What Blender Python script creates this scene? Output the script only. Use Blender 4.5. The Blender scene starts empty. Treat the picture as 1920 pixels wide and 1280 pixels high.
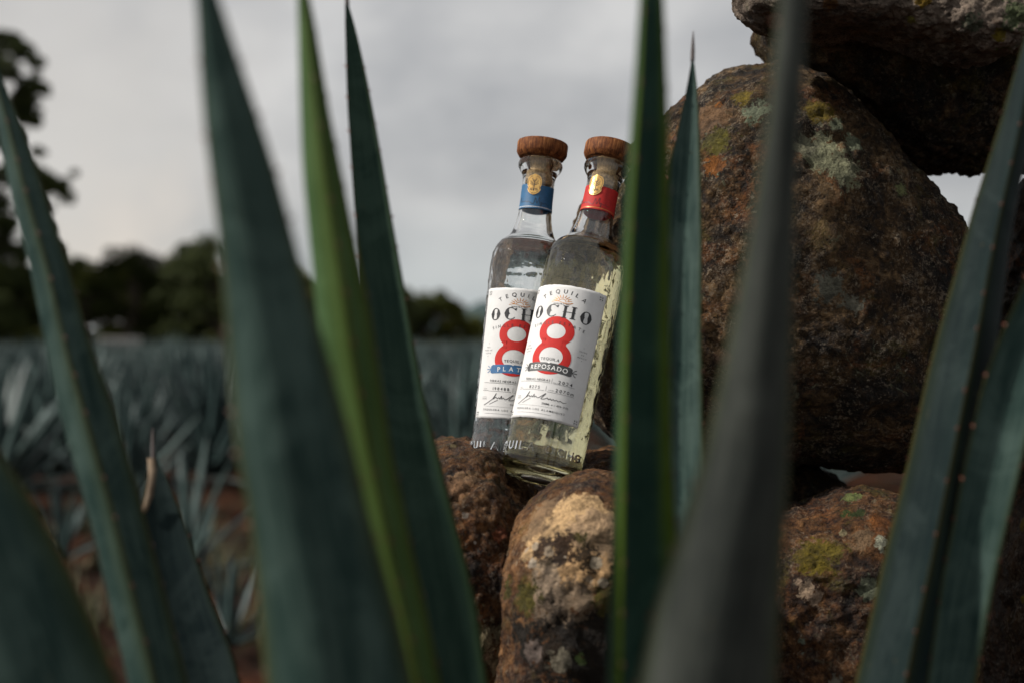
import bpy, bmesh, math, random
import numpy as np
from mathutils import Vector, Matrix, Quaternion, noise

# ------------------------------------------------------------------ camera, sky, sun, exposure
scn = bpy.context.scene
COL = scn.collection
HC = 1.10                 # camera height above the soil
F = 50.0 / 36.0 * 1920    # focal length in photo pixels

cam_d = bpy.data.cameras.new('camera')
cam_d.lens = 50; cam_d.sensor_width = 36
cam_d.clip_start = 0.05; cam_d.clip_end = 20000
cam_d.dof.use_dof = True
cam_d.dof.focus_distance = 1.24
cam_d.dof.aperture_fstop = 4.0
cam_d.dof.aperture_blades = 0
cam = bpy.data.objects.new('camera', cam_d); COL.objects.link(cam)
cam.location = (0, 0, HC); cam.rotation_euler = (math.radians(90), 0, 0)
scn.camera = cam

SUN_ELEV = math.radians(42)
SUN_AZ = math.radians(-99)          # measured from +Y (view direction) clockwise: left and a little behind the camera
sun_dir = Vector((math.sin(SUN_AZ)*math.cos(SUN_ELEV), math.cos(SUN_AZ)*math.cos(SUN_ELEV), math.sin(SUN_ELEV)))
sd = bpy.data.lights.new('sun', 'SUN'); sd.energy = 5.0; sd.angle = math.radians(2.5); sd.color = (1.0, 0.945, 0.87)
sun = bpy.data.objects.new('sun', sd); COL.objects.link(sun)
sun.rotation_euler = sun_dir.to_track_quat('Z', 'Y').to_euler()

world = bpy.data.worlds.new('World'); scn.world = world; world.use_nodes = True
def build_world():
    nt = world.node_tree; N = nt.nodes; L = nt.links; N.clear()
    out = N.new('ShaderNodeOutputWorld'); bg = N.new('ShaderNodeBackground')
    sky = N.new('ShaderNodeTexSky'); sky.sky_type = 'NISHITA'; sky.sun_disc = False
    sky.sun_elevation = SUN_ELEV; sky.sun_rotation = SUN_AZ
    tc = N.new('ShaderNodeTexCoord'); sep = N.new('ShaderNodeSeparateXYZ')
    L.new(tc.outputs['Generated'], sep.inputs[0])
    mp = N.new('ShaderNodeMapping'); mp.inputs['Scale'].default_value = (1.0, 1.0, 1.7)
    L.new(tc.outputs['Generated'], mp.inputs[0])
    n1 = N.new('ShaderNodeTexNoise'); n1.inputs['Scale'].default_value = 5.2; n1.inputs['Detail'].default_value = 5
    n1.inputs['Roughness'].default_value = .5
    L.new(mp.outputs[0], n1.inputs[0])
    cr = N.new('ShaderNodeValToRGB')
    cr.color_ramp.elements[0].position = .37; cr.color_ramp.elements[0].color = (.43, .433, .441, 1)
    cr.color_ramp.elements[1].position = .62; cr.color_ramp.elements[1].color = (.70, .69, .675, 1)
    L.new(n1.outputs[0], cr.inputs[0])
    # cooler band of air over the horizon
    el = N.new('ShaderNodeMapRange'); el.inputs[1].default_value = 0.0; el.inputs[2].default_value = .10
    L.new(sep.outputs[2], el.inputs[0])
    m1 = N.new('ShaderNodeMix'); m1.data_type = 'RGBA'
    m1.inputs[6].default_value = (.45, .50, .52, 1)
    L.new(el.outputs[0], m1.inputs[0]); L.new(cr.outputs[0], m1.inputs[7])
    # a pale cumulus head low on the left, break in the overcast
    def blob(direction, r0, r1, colour, prev, amt):
        v = N.new('ShaderNodeVectorMath'); v.operation = 'DISTANCE'
        L.new(tc.outputs['Generated'], v.inputs[0]); v.inputs[1].default_value = Vector(direction).normalized()
        n = N.new('ShaderNodeTexNoise'); n.inputs['Scale'].default_value = 22; n.inputs['Detail'].default_value = 4
        L.new(tc.outputs['Generated'], n.inputs[0])
        a = N.new('ShaderNodeMath'); a.operation = 'MULTIPLY_ADD'; a.inputs[1].default_value = .10; 
        L.new(n.outputs[0], a.inputs[0]); L.new(v.outputs['Value'], a.inputs[2])
        mr = N.new('ShaderNodeMapRange'); mr.interpolation_type = 'SMOOTHSTEP'
        mr.inputs[1].default_value = r1 + .05; mr.inputs[2].default_value = r0 + .05
        mr.inputs[3].default_value = 0; mr.inputs[4].default_value = amt
        L.new(a.outputs[0], mr.inputs[0])
        m = N.new('ShaderNodeMix'); m.data_type = 'RGBA'; m.inputs[7].default_value = colour
        L.new(mr.outputs[0], m.inputs[0]); L.new(prev, m.inputs[6]); return m.outputs[2]
    c = m1.outputs[2]
    c = blob((-.275, 1, .066), .005, .075, (.86, .74, .63, 1), c, .95)
    c = blob((-.33, 1, .13), .03, .22, (.66, .63, .59, 1), c, .8)
    m2 = N.new('ShaderNodeMix'); m2.data_type = 'RGBA'; m2.inputs[0].default_value = .93
    sc = N.new('ShaderNodeVectorMath'); sc.operation = 'SCALE'; sc.inputs[3].default_value = .10
    L.new(sky.outputs[0], sc.inputs[0])
    L.new(sc.outputs[0], m2.inputs[6]); L.new(c, m2.inputs[7])
    L.new(m2.outputs[2], bg.inputs[0]); bg.inputs[1].default_value = 1.0
    L.new(bg.outputs[0], out.inputs[0])
build_world()
vs = scn.view_settings
vs.view_transform = 'Standard'; vs.look = 'None'; vs.exposure = 0; vs.gamma = 1; vs.use_curve_mapping = False
scn.render.engine = 'CYCLES'
cy = scn.cycles
cy.max_bounces = 14; cy.transmission_bounces = 12; cy.transparent_max_bounces = 12; cy.glossy_bounces = 5; cy.diffuse_bounces = 3
cy.caustics_reflective = False; cy.caustics_refractive = True; cy.sample_clamp_indirect = 6
cy.use_denoising = True

# ------------------------------------------------------------------ helpers
def P(px, py, d):
    """world point at real distance d (metres) in the direction read off the photograph"""
    return Vector(((px-960)/F*d, d, HC-(py-640)/F*d))

def tag(o, label=None, cat=None, group=None, kind=None):
    if label: o['label'] = label
    if cat: o['category'] = cat
    if group: o['group'] = group
    if kind: o['kind'] = kind
    return o

def link(name, me, mat=None, parent=None):
    o = bpy.data.objects.new(name, me); COL.objects.link(o)
    if mat is not None:
        for m in (mat if isinstance(mat, (list, tuple)) else [mat]): me.materials.append(m)
    if parent: o.parent = parent
    return o

def empty(name, loc=(0, 0, 0)):
    o = bpy.data.objects.new(name, None); COL.objects.link(o); o.location = loc
    o.empty_display_size = .05
    return o

def mesh(name, verts, faces, smooth=True):
    me = bpy.data.meshes.new(name)
    me.from_pydata([tuple(v) for v in verts], [], [tuple(f) for f in faces])
    if smooth: me.polygons.foreach_set('use_smooth', [True]*len(me.polygons))
    me.update(); return me

class NT:
    """small node-tree writer"""
    def __init__(s, name):
        s.m = bpy.data.materials.new(name); s.m.use_nodes = True
        s.nt = s.m.node_tree; s.b = s.nt.nodes['Principled BSDF']; s.out = s.nt.nodes['Material Output']
    def n(s, t, **kw):
        x = s.nt.nodes.new('ShaderNode'+t)
        for k, v in kw.items(): setattr(x, k, v)
        return x
    def l(s, a, b): s.nt.links.new(a, b)
    def noise(s, vec, scale, detail=4, rough=.55, dist=0):
        x = s.n('TexNoise'); x.inputs['Scale'].default_value = scale; x.inputs['Detail'].default_value = detail
        x.inputs['Roughness'].default_value = rough; x.inputs['Distortion'].default_value = dist
        s.l(vec, x.inputs['Vector']); return x.outputs[0]
    def voro(s, vec, scale, feature='F1'):
        x = s.n('TexVoronoi', feature=feature); x.inputs['Scale'].default_value = scale
        s.l(vec, x.inputs['Vector']); return x.outputs['Distance']
    def ramp(s, fac, stops, interp='LINEAR'):
        x = s.n('ValToRGB'); r = x.color_ramp; r.interpolation = interp
        while len(r.elements) < len(stops): r.elements.new(.5)
        for e, (p, c) in zip(r.elements, stops):
            e.position = p; e.color = (*c, 1) if len(c) == 3 else c
        s.l(fac, x.inputs[0]); return x.outputs[0]
    def rng(s, v, a, b, c=0, d=1, smooth=True):
        x = s.n('MapRange'); 
        if smooth: x.interpolation_type = 'SMOOTHSTEP'
        for i, q in enumerate((a, b, c, d)): x.inputs[i+1].default_value = q
        s.l(v, x.inputs[0]); return x.outputs[0]
    def mix(s, f, a, b, mode='MIX'):
        x = s.n('Mix', data_type='RGBA', blend_type=mode)
        for i, q in ((0, f), (6, a), (7, b)):
            if isinstance(q, (int, float)): x.inputs[i].default_value = q
            elif isinstance(q, tuple): x.inputs[i].default_value = (*q, 1)
            else: s.l(q, x.inputs[i])
        return x.outputs[2]
    def math(s, op, a, b=0.0, c=None):
        x = s.n('Math', operation=op)
        for i, q in enumerate((a, b) if c is None else (a, b, c)):
            if isinstance(q, (int, float)): x.inputs[i].default_value = q
            else: s.l(q, x.inputs[i])
        return x.outputs[0]
    def bump(s, h, dist, strength=1.0, normal=None):
        x = s.n('Bump'); x.inputs['Strength'].default_value = strength; x.inputs['Distance'].default_value = dist
        s.l(h, x.inputs['Height'])
        if normal: s.l(normal, x.inputs['Normal'])
        return x.outputs[0]
    def set(s, **kw):
        names = {'color': 'Base Color', 'rough': 'Roughness', 'metal': 'Metallic', 'spec': 'Specular IOR Level', 'ior': 'IOR',
                 'trans': 'Transmission Weight', 'normal': 'Normal', 'coat': 'Coat Weight', 'coatr': 'Coat Roughness', 'sheen': 'Sheen Weight'}
        for k, v in kw.items():
            i = s.b.inputs[names[k]]
            if isinstance(v, (int, float)): i.default_value = v
            elif isinstance(v, tuple): i.default_value = (*v, 1)
            else: s.l(v, i)
        return s.m

def plain(name, c, rough=.6, metal=0, amount=.12, scale=300):
    t = NT(name); co = t.n('TexCoord').outputs['Object']
    f = t.noise(co, scale, 3)
    col = t.mix(t.rng(f, .3, .7), tuple(x*(1-amount) for x in c), tuple(min(1, x*(1+amount)) for x in c))
    return t.set(color=col, rough=rough, metal=metal)

# ------------------------------------------------------------------ materials
def rock_mat(name, base, patches=(), **k):
    k.update(name=name, base=base, patches=patches); return k
def rock_mat_build(name, base, patches=(), moss=.3, speck=.4, rust=.4, seed=0.0, bump=1.0, lichen=.35):
    """base: four colours dark -> light.  patches: (world point, radius, colour, raggedness) = lichen crusts, bare stone, spots, dark blotches"""
    t = NT(name)
    geo = t.n('NewGeometry'); pos = geo.outputs['Position']
    off = t.n('VectorMath', operation='ADD'); off.inputs[1].default_value = (seed, seed*1.7, -seed)
    t.l(pos, off.inputs[0]); v = off.outputs[0]
    big = t.noise(v, 11, 6, .62, .6); mid = t.noise(v, 48, 6, .68, .4); fine = t.noise(v, 150, 5, .78, .3); grit = t.noise(v, 400, 3, .75)
    a = t.math('MULTIPLY_ADD', mid, .6, t.math('MULTIPLY', big, .55))
    a = t.math('MULTIPLY_ADD', fine, .45, t.math('SUBTRACT', a, .30))
    col = t.ramp(a, [(.36, base[0]), (.45, base[1]), (.55, base[2]), (.66, base[3])])
    # rusty stains
    r1 = t.math('MULTIPLY', t.rng(t.noise(v, 17, 5, .6, 1.2), .54, .68), t.rng(fine, .38, .6))
    col = t.mix(t.math('MULTIPLY', r1, rust), col, (.20, .065, .014))
    # moss film, olive
    gn = t.noise(v, 23, 6, .66, .8)
    m1 = t.math('MULTIPLY', t.rng(gn, .52, .66), t.rng(grit, .32, .62))
    col = t.mix(t.math('MULTIPLY', m1, moss), col, (.085, .068, .008))
    # granular lichen crust and mineral freckles
    g1 = t.math('MULTIPLY', t.rng(t.noise(v, 300, 3, .8, .4), .53, .57), t.rng(t.noise(v, 26, 6, .76, .8), .47, .56))
    col = t.mix(t.math('MULTIPLY', g1, speck), col, (.22, .175, .125))
    g2 = t.math('MULTIPLY', t.rng(t.noise(v, 210, 5, .85, .5), .585, .61), t.rng(t.noise(v, 14, 5, .7), .46, .58))
    col = t.mix(t.math('MULTIPLY', g2, speck), col, (.40, .34, .25))
    ln = t.math('MULTIPLY', t.rng(t.noise(v, 30, 7, .74, 1.5), .60, .645), t.rng(fine, .36, .5))
    col = t.mix(t.math('MULTIPLY', ln, lichen), col, (.15, .16, .10))
    # dark pits
    pit = t.rng(t.math('ADD', t.math('MULTIPLY', grit, .5), t.math('MULTIPLY', fine, .5)), .47, .36)
    col = t.mix(t.math('MULTIPLY', pit, .75), col, (.006, .004, .003))
    hsum = None
    rag = t.noise(v, 90, 6, .75, .6)
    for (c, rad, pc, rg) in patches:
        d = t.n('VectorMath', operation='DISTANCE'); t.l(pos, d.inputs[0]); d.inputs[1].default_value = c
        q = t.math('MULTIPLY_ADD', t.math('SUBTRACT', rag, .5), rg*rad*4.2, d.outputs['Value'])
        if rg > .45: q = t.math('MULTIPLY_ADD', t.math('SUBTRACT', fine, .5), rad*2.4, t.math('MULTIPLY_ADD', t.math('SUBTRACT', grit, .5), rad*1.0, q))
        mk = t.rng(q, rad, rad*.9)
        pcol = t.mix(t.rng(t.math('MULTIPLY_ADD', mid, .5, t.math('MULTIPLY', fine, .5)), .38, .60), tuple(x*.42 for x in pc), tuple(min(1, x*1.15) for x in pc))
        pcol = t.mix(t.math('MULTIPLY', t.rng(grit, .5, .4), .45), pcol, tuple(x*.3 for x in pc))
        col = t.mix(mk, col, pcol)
        hsum = mk if hsum is None else t.math('MAXIMUM', hsum, mk)
    h = t.math('MULTIPLY_ADD', fine, .5, t.math('MULTIPLY', mid, 1.1))
    vb = t.voro(v, 260)
    h = t.math('MULTIPLY_ADD', t.math('MINIMUM', vb, .5), .25, h)
    nrm = t.bump(h, .011*bump, 1.0)
    nrm = t.bump(grit, .0016*bump, 1.0, nrm)
    if hsum is not None: nrm = t.bump(hsum, .0006, .6, nrm)
    return t.set(color=col, rough=t.rng(mid, .3, .7, .72, .98), spec=.28, normal=nrm)

def leaf_mat(name, c_lo, c_hi, margin=(.13, .13, .025), green=(.05, .085, .02), gw=.5, rough=.6, spec=.08):
    """glaucous agave skin; attributes: edge 0 midline .. 1 margin, along 0 base .. 1 tip"""
    t = NT(name)
    e = t.n('Attribute', attribute_name='edge').outputs['Fac']
    al = t.n('Attribute', attribute_name='along').outputs['Fac']
    uvw = t.n('Attribute', attribute_name='skin').outputs['Vector']
    st = t.noise(uvw, 7, 5, .6)                # fine streaks running the length of the leaf
    co = t.n('TexCoord').outputs['Object']
    blotch = t.noise(co, 26, 4, .6)
    f = t.math('MULTIPLY_ADD', st, .6, t.math('MULTIPLY', blotch, .4))
    col = t.mix(t.rng(f, .35, .65), c_lo, c_hi)
    col = t.mix(t.math('MULTIPLY', t.rng(t.noise(co, 9, 5, .7, 2.0), .50, .60), .30), col, tuple(x*1.5+.01 for x in c_hi))
    # bud print: greener band inside the margin
    g = t.math('MULTIPLY', t.rng(t.math('MULTIPLY_ADD', t.math('SUBTRACT', st, .5), .25, e), gw, .95), .75)
    col = t.mix(g, col, green)
    col = t.mix(t.rng(e, .93, .985), col, margin)
    scar = t.math('MULTIPLY', t.rng(t.noise(co, 120, 3, .6), .70, .76), .5)
    col = t.mix(scar, col, (.09, .075, .035))
    n = t.bump(st, .0006, .5)
    return t.set(color=col, rough=rough, spec=spec, normal=n)

M_leaf = {
    'blue':  leaf_mat('agave_blue_grey', (.009, .025, .022), (.046, .074, .063), green=(.028, .042, .022), margin=(.07, .07, .02), gw=.7),
    'grey':  leaf_mat('agave_grey', (.022, .028, .024), (.050, .058, .047), green=(.040, .050, .026), margin=(.07, .07, .03), gw=.7),
    'charcoal': leaf_mat('agave_charcoal', (.018, .021, .019), (.042, .046, .040), green=(.040, .050, .030), margin=(.06, .06, .025), gw=.7),
    'deep':  leaf_mat('agave_deep_green', (.006, .020, .014), (.020, .040, .028), green=(.018, .036, .012), margin=(.04, .04, .01), gw=.7),
    'green': leaf_mat('agave_young_green', (.026, .060, .022), (.062, .112, .045), green=(.048, .074, .012), margin=(.09, .085, .008), gw=.4),
    'green2': leaf_mat('agave_green_edge', (.008, .028, .021), (.020, .050, .034), green=(.075, .120, .006), margin=(.08, .11, .006), gw=.62),
    'slate': leaf_mat('agave_slate', (.005, .011, .012), (.013, .022, .021), green=(.013, .020, .012), margin=(.04, .038, .012), gw=.75, spec=.05),
}
M_spine = plain('spine_brown', (.022, .009, .006), .6)
M_tooth = plain('tooth_red_brown', (.10, .028, .012), .45)
M_dry = plain('dry_leaf_tan', (.15, .105, .065), .8, amount=.3, scale=60)

def soil_mat():
    t = NT('red_soil'); p = t.n('NewGeometry').outputs['Position']
    a = t.noise(p, .9, 6, .65); b = t.noise(p, 9, 6, .7); c = t.noise(p, 60, 4, .7)
    f = t.math('MULTIPLY_ADD', a, .45, t.math('MULTIPLY_ADD', b, .35, t.math('MULTIPLY', c, .2)))
    col = t.ramp(f, [(.38, (.005, .003, .002)), (.48, (.020, .007, .003)), (.58, (.058, .018, .006)), (.7, (.11, .042, .015))])
    # dead leaf litter and weeds
    w = t.math('MULTIPLY', t.rng(t.noise(p, 3.2, 5, .7, 1), .52, .62), t.rng(c, .4, .6))
    col = t.mix(t.math('MULTIPLY', w, .7), col, (.045, .045, .018))
    n = t.bump(b, .05, .8); n = t.bump(c, .01, .7, n)
    return t.set(color=col, rough=.95, spec=.1, normal=n)
M_soil = soil_mat()

def foliage_mat(name, lo, hi):
    t = NT(name); p = t.n('NewGeometry').outputs['Position']; oi = t.n('ObjectInfo').outputs['Random']
    f = t.math('MULTIPLY_ADD', t.noise(p, 2.0, 4, .7), .8, t.math('MULTIPLY', oi, .2))
    return t.set(color=t.mix(t.rng(f, .38, .68), lo, hi), rough=.75, spec=.15)
M_fol = [foliage_mat('tree_leaves_dark', (.028, .038, .010), (.075, .088, .020)),
         foliage_mat('tree_leaves_olive', (.036, .044, .008), (.11, .115, .020))]
M_bark = plain('bark', (.05, .038, .028), .9, amount=.4, scale=9)
def field_mat():
    t = NT('field_agave_skin'); p = t.n('TexCoord').outputs['Object']; oi = t.n('ObjectInfo').outputs['Random']
    z = t.n('SeparateXYZ'); t.l(p, z.inputs[0])
    f = t.math('MULTIPLY_ADD', t.noise(p, 5, 3), .6, t.math('MULTIPLY', oi, .4))
    col = t.mix(t.rng(f, .3, .7), (.026, .045, .044), (.066, .098, .092))
    return t.set(color=col, rough=.5, spec=.3)
M_field = field_mat()
M_far = plain('field_agave_far', (.052, .078, .070), .6, amount=.35, scale=1.4)

# ------------------------------------------------------------------ ground, hills
def smooth01(x): x = np.clip(x, 0, 1); return x*x*(3-2*x)
def build_ground():
    # graded grid: fine by the camera, coarse towards the horizon
    ys = np.concatenate([np.linspace(-4, 14, 121), np.geomspace(14.4, 6000, 60)])
    xs0 = np.concatenate([-np.geomspace(4000, 7.2, 40), np.linspace(-7, 7, 101), np.geomspace(7.2, 4000, 40)])
    V = []; nx = len(xs0)
    for y in ys:
        for x in xs0:
            near = 1 if abs(x) < 8 and y < 16 else 0
            z = 0.0
            if near:
                z = .05*noise.noise(Vector((x*1.1, y*1.1, 0))) + .018*noise.noise(Vector((x*5, y*5, 3)))
                # earth bank that carries the dry-stone pile
                bx = smooth01((x+.42)/.35)*smooth01((1.25-x)/.4); by = smooth01((y-.98)/.22)*smooth01((2.0-y)/.4)
                z += .60*float(bx*by)
            V.append((x, y, z))
    Fc = []
    for j in range(len(ys)-1):
        for i in range(nx-1):
            a = j*nx+i; Fc.append((a, a+1, a+nx+1, a+nx))
    o = link('ground', mesh('ground', V, Fc), M_soil); tag(o, kind='structure')
build_ground()

def build_hills():
    V = []; n = 160
    t = NT('hazed_hill_forest'); p = t.n('NewGeometry').outputs['Position']
    m = t.set(color=t.mix(t.rng(t.noise(p, .02, 6, .7), .35, .65), (.035, .055, .055), (.060, .085, .085)), rough=.95, spec=.05)  # forest colour with the bluish haze of distance mixed in; no air volume
    rows = 8
    for j in range(rows):
        v = j/(rows-1)
        for i in range(n):
            u = i/(n-1); x = -1500+3000*u
            px = 960 + x/1900*F
            h = 30 + 26*noise.noise(Vector((u*6, 1, 0))) + 6*noise.noise(Vector((u*30, 2, 0)))
            h += 36*math.exp(-((px-905)/60)**2)
            V.append((x, 1900+v*500 - 120*(1-v), h*math.sin(v*math.pi/2)*1.0 - (0 if j else 4) + 3*noise.noise(Vector((u*60, v*5, 0)))*v))
    Fc = [(j*n+i, j*n+i+1, (j+1)*n+i+1, (j+1)*n+i) for j in range(rows-1) for i in range(n-1)]
    tag(link('hills', mesh('hills', V, Fc), m), kind='structure')
build_hills()

# ------------------------------------------------------------------ stones
def tex(kind, size, **kw):
    t = bpy.data.textures.new(f'relief_{kind.lower()}', kind)
    if kind == 'CLOUDS': t.noise_scale = size; t.noise_depth = kw.get('depth', 3)
    if kind == 'VORONOI': t.noise_scale = size; t.distance_metric = 'DISTANCE'
    return t
TX = [tex('CLOUDS', .13, depth=2), tex('CLOUDS', .045, depth=3), tex('CLOUDS', .014, depth=4), tex('VORONOI', .10), tex('CLOUDS', .0065, depth=3)]

def stone(outline, d, T, mat, label, sub=6, amp=(1, 1, 1, 1, 1), p=.78, front=1.0, tilt=0.0, dout=None, centre=None, seed=0, group='stones of the dry-stacked pile'):
    pts = np.array(outline, float)
    c = np.array(centre, float) if centre else (pts.max(0)+pts.min(0))/2
    dv = pts - c; th = np.arctan2(-dv[:, 1], dv[:, 0]); rr = np.hypot(dv[:, 0], dv[:, 1])
    o = np.argsort(th); th = th[o]; rr = rr[o]
    th3 = np.concatenate([th-2*np.pi, th, th+2*np.pi]); rr3 = np.tile(rr, 3)
    bm = bmesh.new(); bmesh.ops.create_icosphere(bm, subdivisions=sub, radius=1)
    me = bpy.data.meshes.new('stone'); bm.to_mesh(me); bm.free()
    n = len(me.vertices); co = np.empty(n*3); me.vertices.foreach_get('co', co); co = co.reshape(-1, 3)
    a, b, cz = co[:, 0], co[:, 1], co[:, 2]
    rho = np.hypot(a, cz); ang = np.arctan2(cz, a)
    R = np.zeros(n)
    for k, wgt in ((-.06, .25), (0, .5), (.06, .25)): R += wgt*np.interp(ang+k, th3, rr3)
    dout = dout or d; s = dout/F
    rp = R*s*np.power(np.clip(rho, 0, 1), p)
    dep = T*np.sign(b)*np.power(np.abs(b), p)*np.where(b < 0, front, 1.0)
    x = rp*np.cos(ang); z = rp*np.sin(ang)
    dep = dep + tilt*z                       # leaning face: top nearer (negative) or farther
    co2 = np.stack([x, dep, z], 1)
    me.vertices.foreach_set('co', co2.reshape(-1))
    me.polygons.foreach_set('use_smooth', [True]*len(me.polygons)); me.update()
    ob = link('stone', me); q = P(c[0], c[1], dout); ob.location = (q.x, d, q.z)
    mk = dict(mat); pl = []
    for (px, py), rad, pc, rg in mk['patches']:      # find where on the stone's own surface each patch lies
        o = Vector((0, 0, HC))-ob.location; dr = (P(px, py, 1)-Vector((0, 0, HC))).normalized()
        hit, loc, nn, ix = ob.ray_cast(o, dr)
        if hit: pl.append((ob.location+loc, rad, pc, rg))
    mk['patches'] = pl; me.materials.append(rock_mat_build(**mk))
    for tx, st in zip(TX, (.020, .015, .0120, .018, .0060)):
        i = TX.index(tx)
        if amp[i] == 0: continue
        m = ob.modifiers.new('relief', 'DISPLACE'); m.texture = tx; m.strength = st*amp[i]; m.mid_level = .5
        m.texture_coords = 'GLOBAL'
    tag(ob, label, 'stone', group)
    return ob

BR = [(.006, .004, .002), (.024, .012, .005), (.062, .030, .012), (.13, .072, .036)]
DK = [(.003, .002, .001), (.013, .007, .003), (.056, .031, .012), (.18, .11, .052)]
RD = [(.006, .003, .002), (.026, .010, .004), (.085, .036, .011), (.21, .105, .042)]
TAN = (.52, .34, .17)

dB = 1.43
def fr(px, py, d): return P(px, py, d)
matB = rock_mat('boulder_skin', DK, bump=.8, moss=.5, speck=.55, rust=.5, seed=2.3, lichen=.5, patches=[
    ((1545, 285), .019, (.25, .25, .15), .8), ((1580, 320), .016, (.25, .25, .15), .9),
    ((1510, 270), .010, (.27, .26, .17), .8), ((1600, 265), .009, (.20, .22, .14), .9),
    ((1690, 355), .007, (.20, .21, .09), 1.0), ((1570, 235), .008, (.19, .21, .13), .9),
    ((1535, 210), .013, (.15, .105, .012), .6), ((1395, 185), .011, (.14, .10, .012), .7),
    ((1420, 215), .013, (.15, .17, .11), .9), ((1340, 310), .010, (.24, .085, .015), .7),
    ((1345, 200), .006, (.26, .09, .015), .7), ((1330, 225), .022, (.16, .09, .045), .8),
    ((1350, 265), .014, (.10, .085, .012), .8), ((1560, 540), .012, (.14, .135, .10), 1.0),
    ((1600, 570), .009, (.17, .16, .12), 1.1)])
stone([(1440, 140), (1380, 144), (1312, 168), (1256, 208), (1180, 285), (1105, 378), (1068, 440), (1058, 520), (1066, 620), (1085, 715),
       (1110, 772), (1150, 826), (1235, 858), (1330, 872), (1440, 870), (1524, 868), (1600, 876), (1650, 877), (1700, 870), (1745, 830),
       (1780, 745), (1795, 620), (1793, 510), (1765, 425), (1686, 345), (1638, 284), (1596, 226), (1550, 178), (1500, 149)],
      dB, .20, matB, 'huge rounded dark brown boulder the bottles lean against', sub=7, p=.74, amp=(.6, .8, .8, .4, .9), centre=(1435, 520))

matA1 = rock_mat('top_stone_skin', [(.035, .026, .020), (.11, .084, .066), (.20, .155, .12), (.30, .235, .19)], moss=.25, speck=.3, rust=.25, seed=5.1, lichen=.3, patches=[
    ((1712, 38), .004, (.30, .27, .06), .8), ((1875, 66), .006, (.22, .16, .01), .6), ((1730, 3), .006, (.20, .12, .01), .7),
    ((1560, 8), .006, (.19, .085, .02), .9), ((1885, 92), .007, (.15, .19, .06), 1), ((1905, 30), .012, (.09, .11, .05), 1),
    ((1820, 40), .008, (.10, .11, .07), 1)])
stone([(1416, -8), (1424, 10), (1442, 20), (1480, 22), (1520, 27), (1646, 32), (1700, 44), (1757, 60), (1800, 78), (1840, 97), (1880, 98), (1935, 70),
       (2020, 40), (2150, 0), (2230, -90), (2200, -200), (2000, -260), (1750, -270), (1520, -230), (1420, -140), (1405, -60)],
      1.19, .13, matA1, 'grey brown flat stone with orange and yellow lichen, topmost of the pile', sub=7, p=.55, front=.45, tilt=.40, dout=1.15, amp=(.4, .7, 1, .6, 1))
matA2 = rock_mat('slab_skin', DK, moss=.5, speck=.35, rust=.3, seed=7.7, lichen=.3)
stone([(1397, 72), (1404, 48), (1418, 28), (1450, 10), (1520, 0), (1640, 5), (1760, 30), (1850, 50), (1960, 40), (2080, 60), (2190, 130), (2170, 230), (2060, 300),
       (1930, 320), (1845, 326), (1780, 322), (1722, 316), (1670, 292), (1600, 240), (1540, 195), (1480, 165), (1442, 143), (1424, 128), (1406, 100)],
      1.40, .10, matA2, 'broad black-brown slab wedged between the boulder and the topmost stone', sub=7, p=.6, tilt=-.40, dout=1.45, amp=(.4, .8, 1, .6, 1))

matC1 = rock_mat('left_stone_skin', RD, moss=.3, speck=.35, rust=.75, seed=11.2, lichen=.15, patches=[
    ((868, 895), .011, (.26, .15, .075), .9), ((860, 915), .010, (.24, .13, .065), .9), ((892, 1016), .0018, (.4, .36, .32), .4),
    ((872, 965), .003, (.30, .24, .19), .7), ((918, 1190), .012, (.26, .21, .12), 1.2), ((945, 1235), .012, (.28, .20, .11), 1.3),
    ((880, 1160), .010, (.20, .17, .09), 1.3), ((938, 1002), .006, (.22, .07, .03), .7)])
stone([(832, 850), (850, 843), (880, 846), (905, 843), (930, 853), (946, 878), (958, 908), (985, 930), (1008, 950), (1012, 1050), (1020, 1200), (1010, 1400), (960, 1520),
       (850, 1560), (760, 1480), (735, 1300), (740, 1100), (765, 950), (800, 870)],
      1.21, .11, matC1, 'rusty dark stone left of the tan-patched one, below the blue-banded bottle', sub=7, p=.75, amp=(.6, .9, 1, .5, 1), centre=(880, 1100))
matC0 = rock_mat('back_left_stone_skin', RD, moss=.4, speck=.3, rust=.5, seed=13.9, patches=[((850, 838), .003, (.22, .17, .08), .8)])
stone([(800, 846), (822, 832), (850, 828), (880, 831), (910, 838), (960, 880), (1000, 900), (1010, 960), (900, 1000), (800, 960), (780, 890)],
      1.33, .09, matC0, 'low reddish stone peeping out behind the foot of the blue-banded bottle', sub=5, p=.8, amp=(.3, .5, 1, .3, 1))

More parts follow.
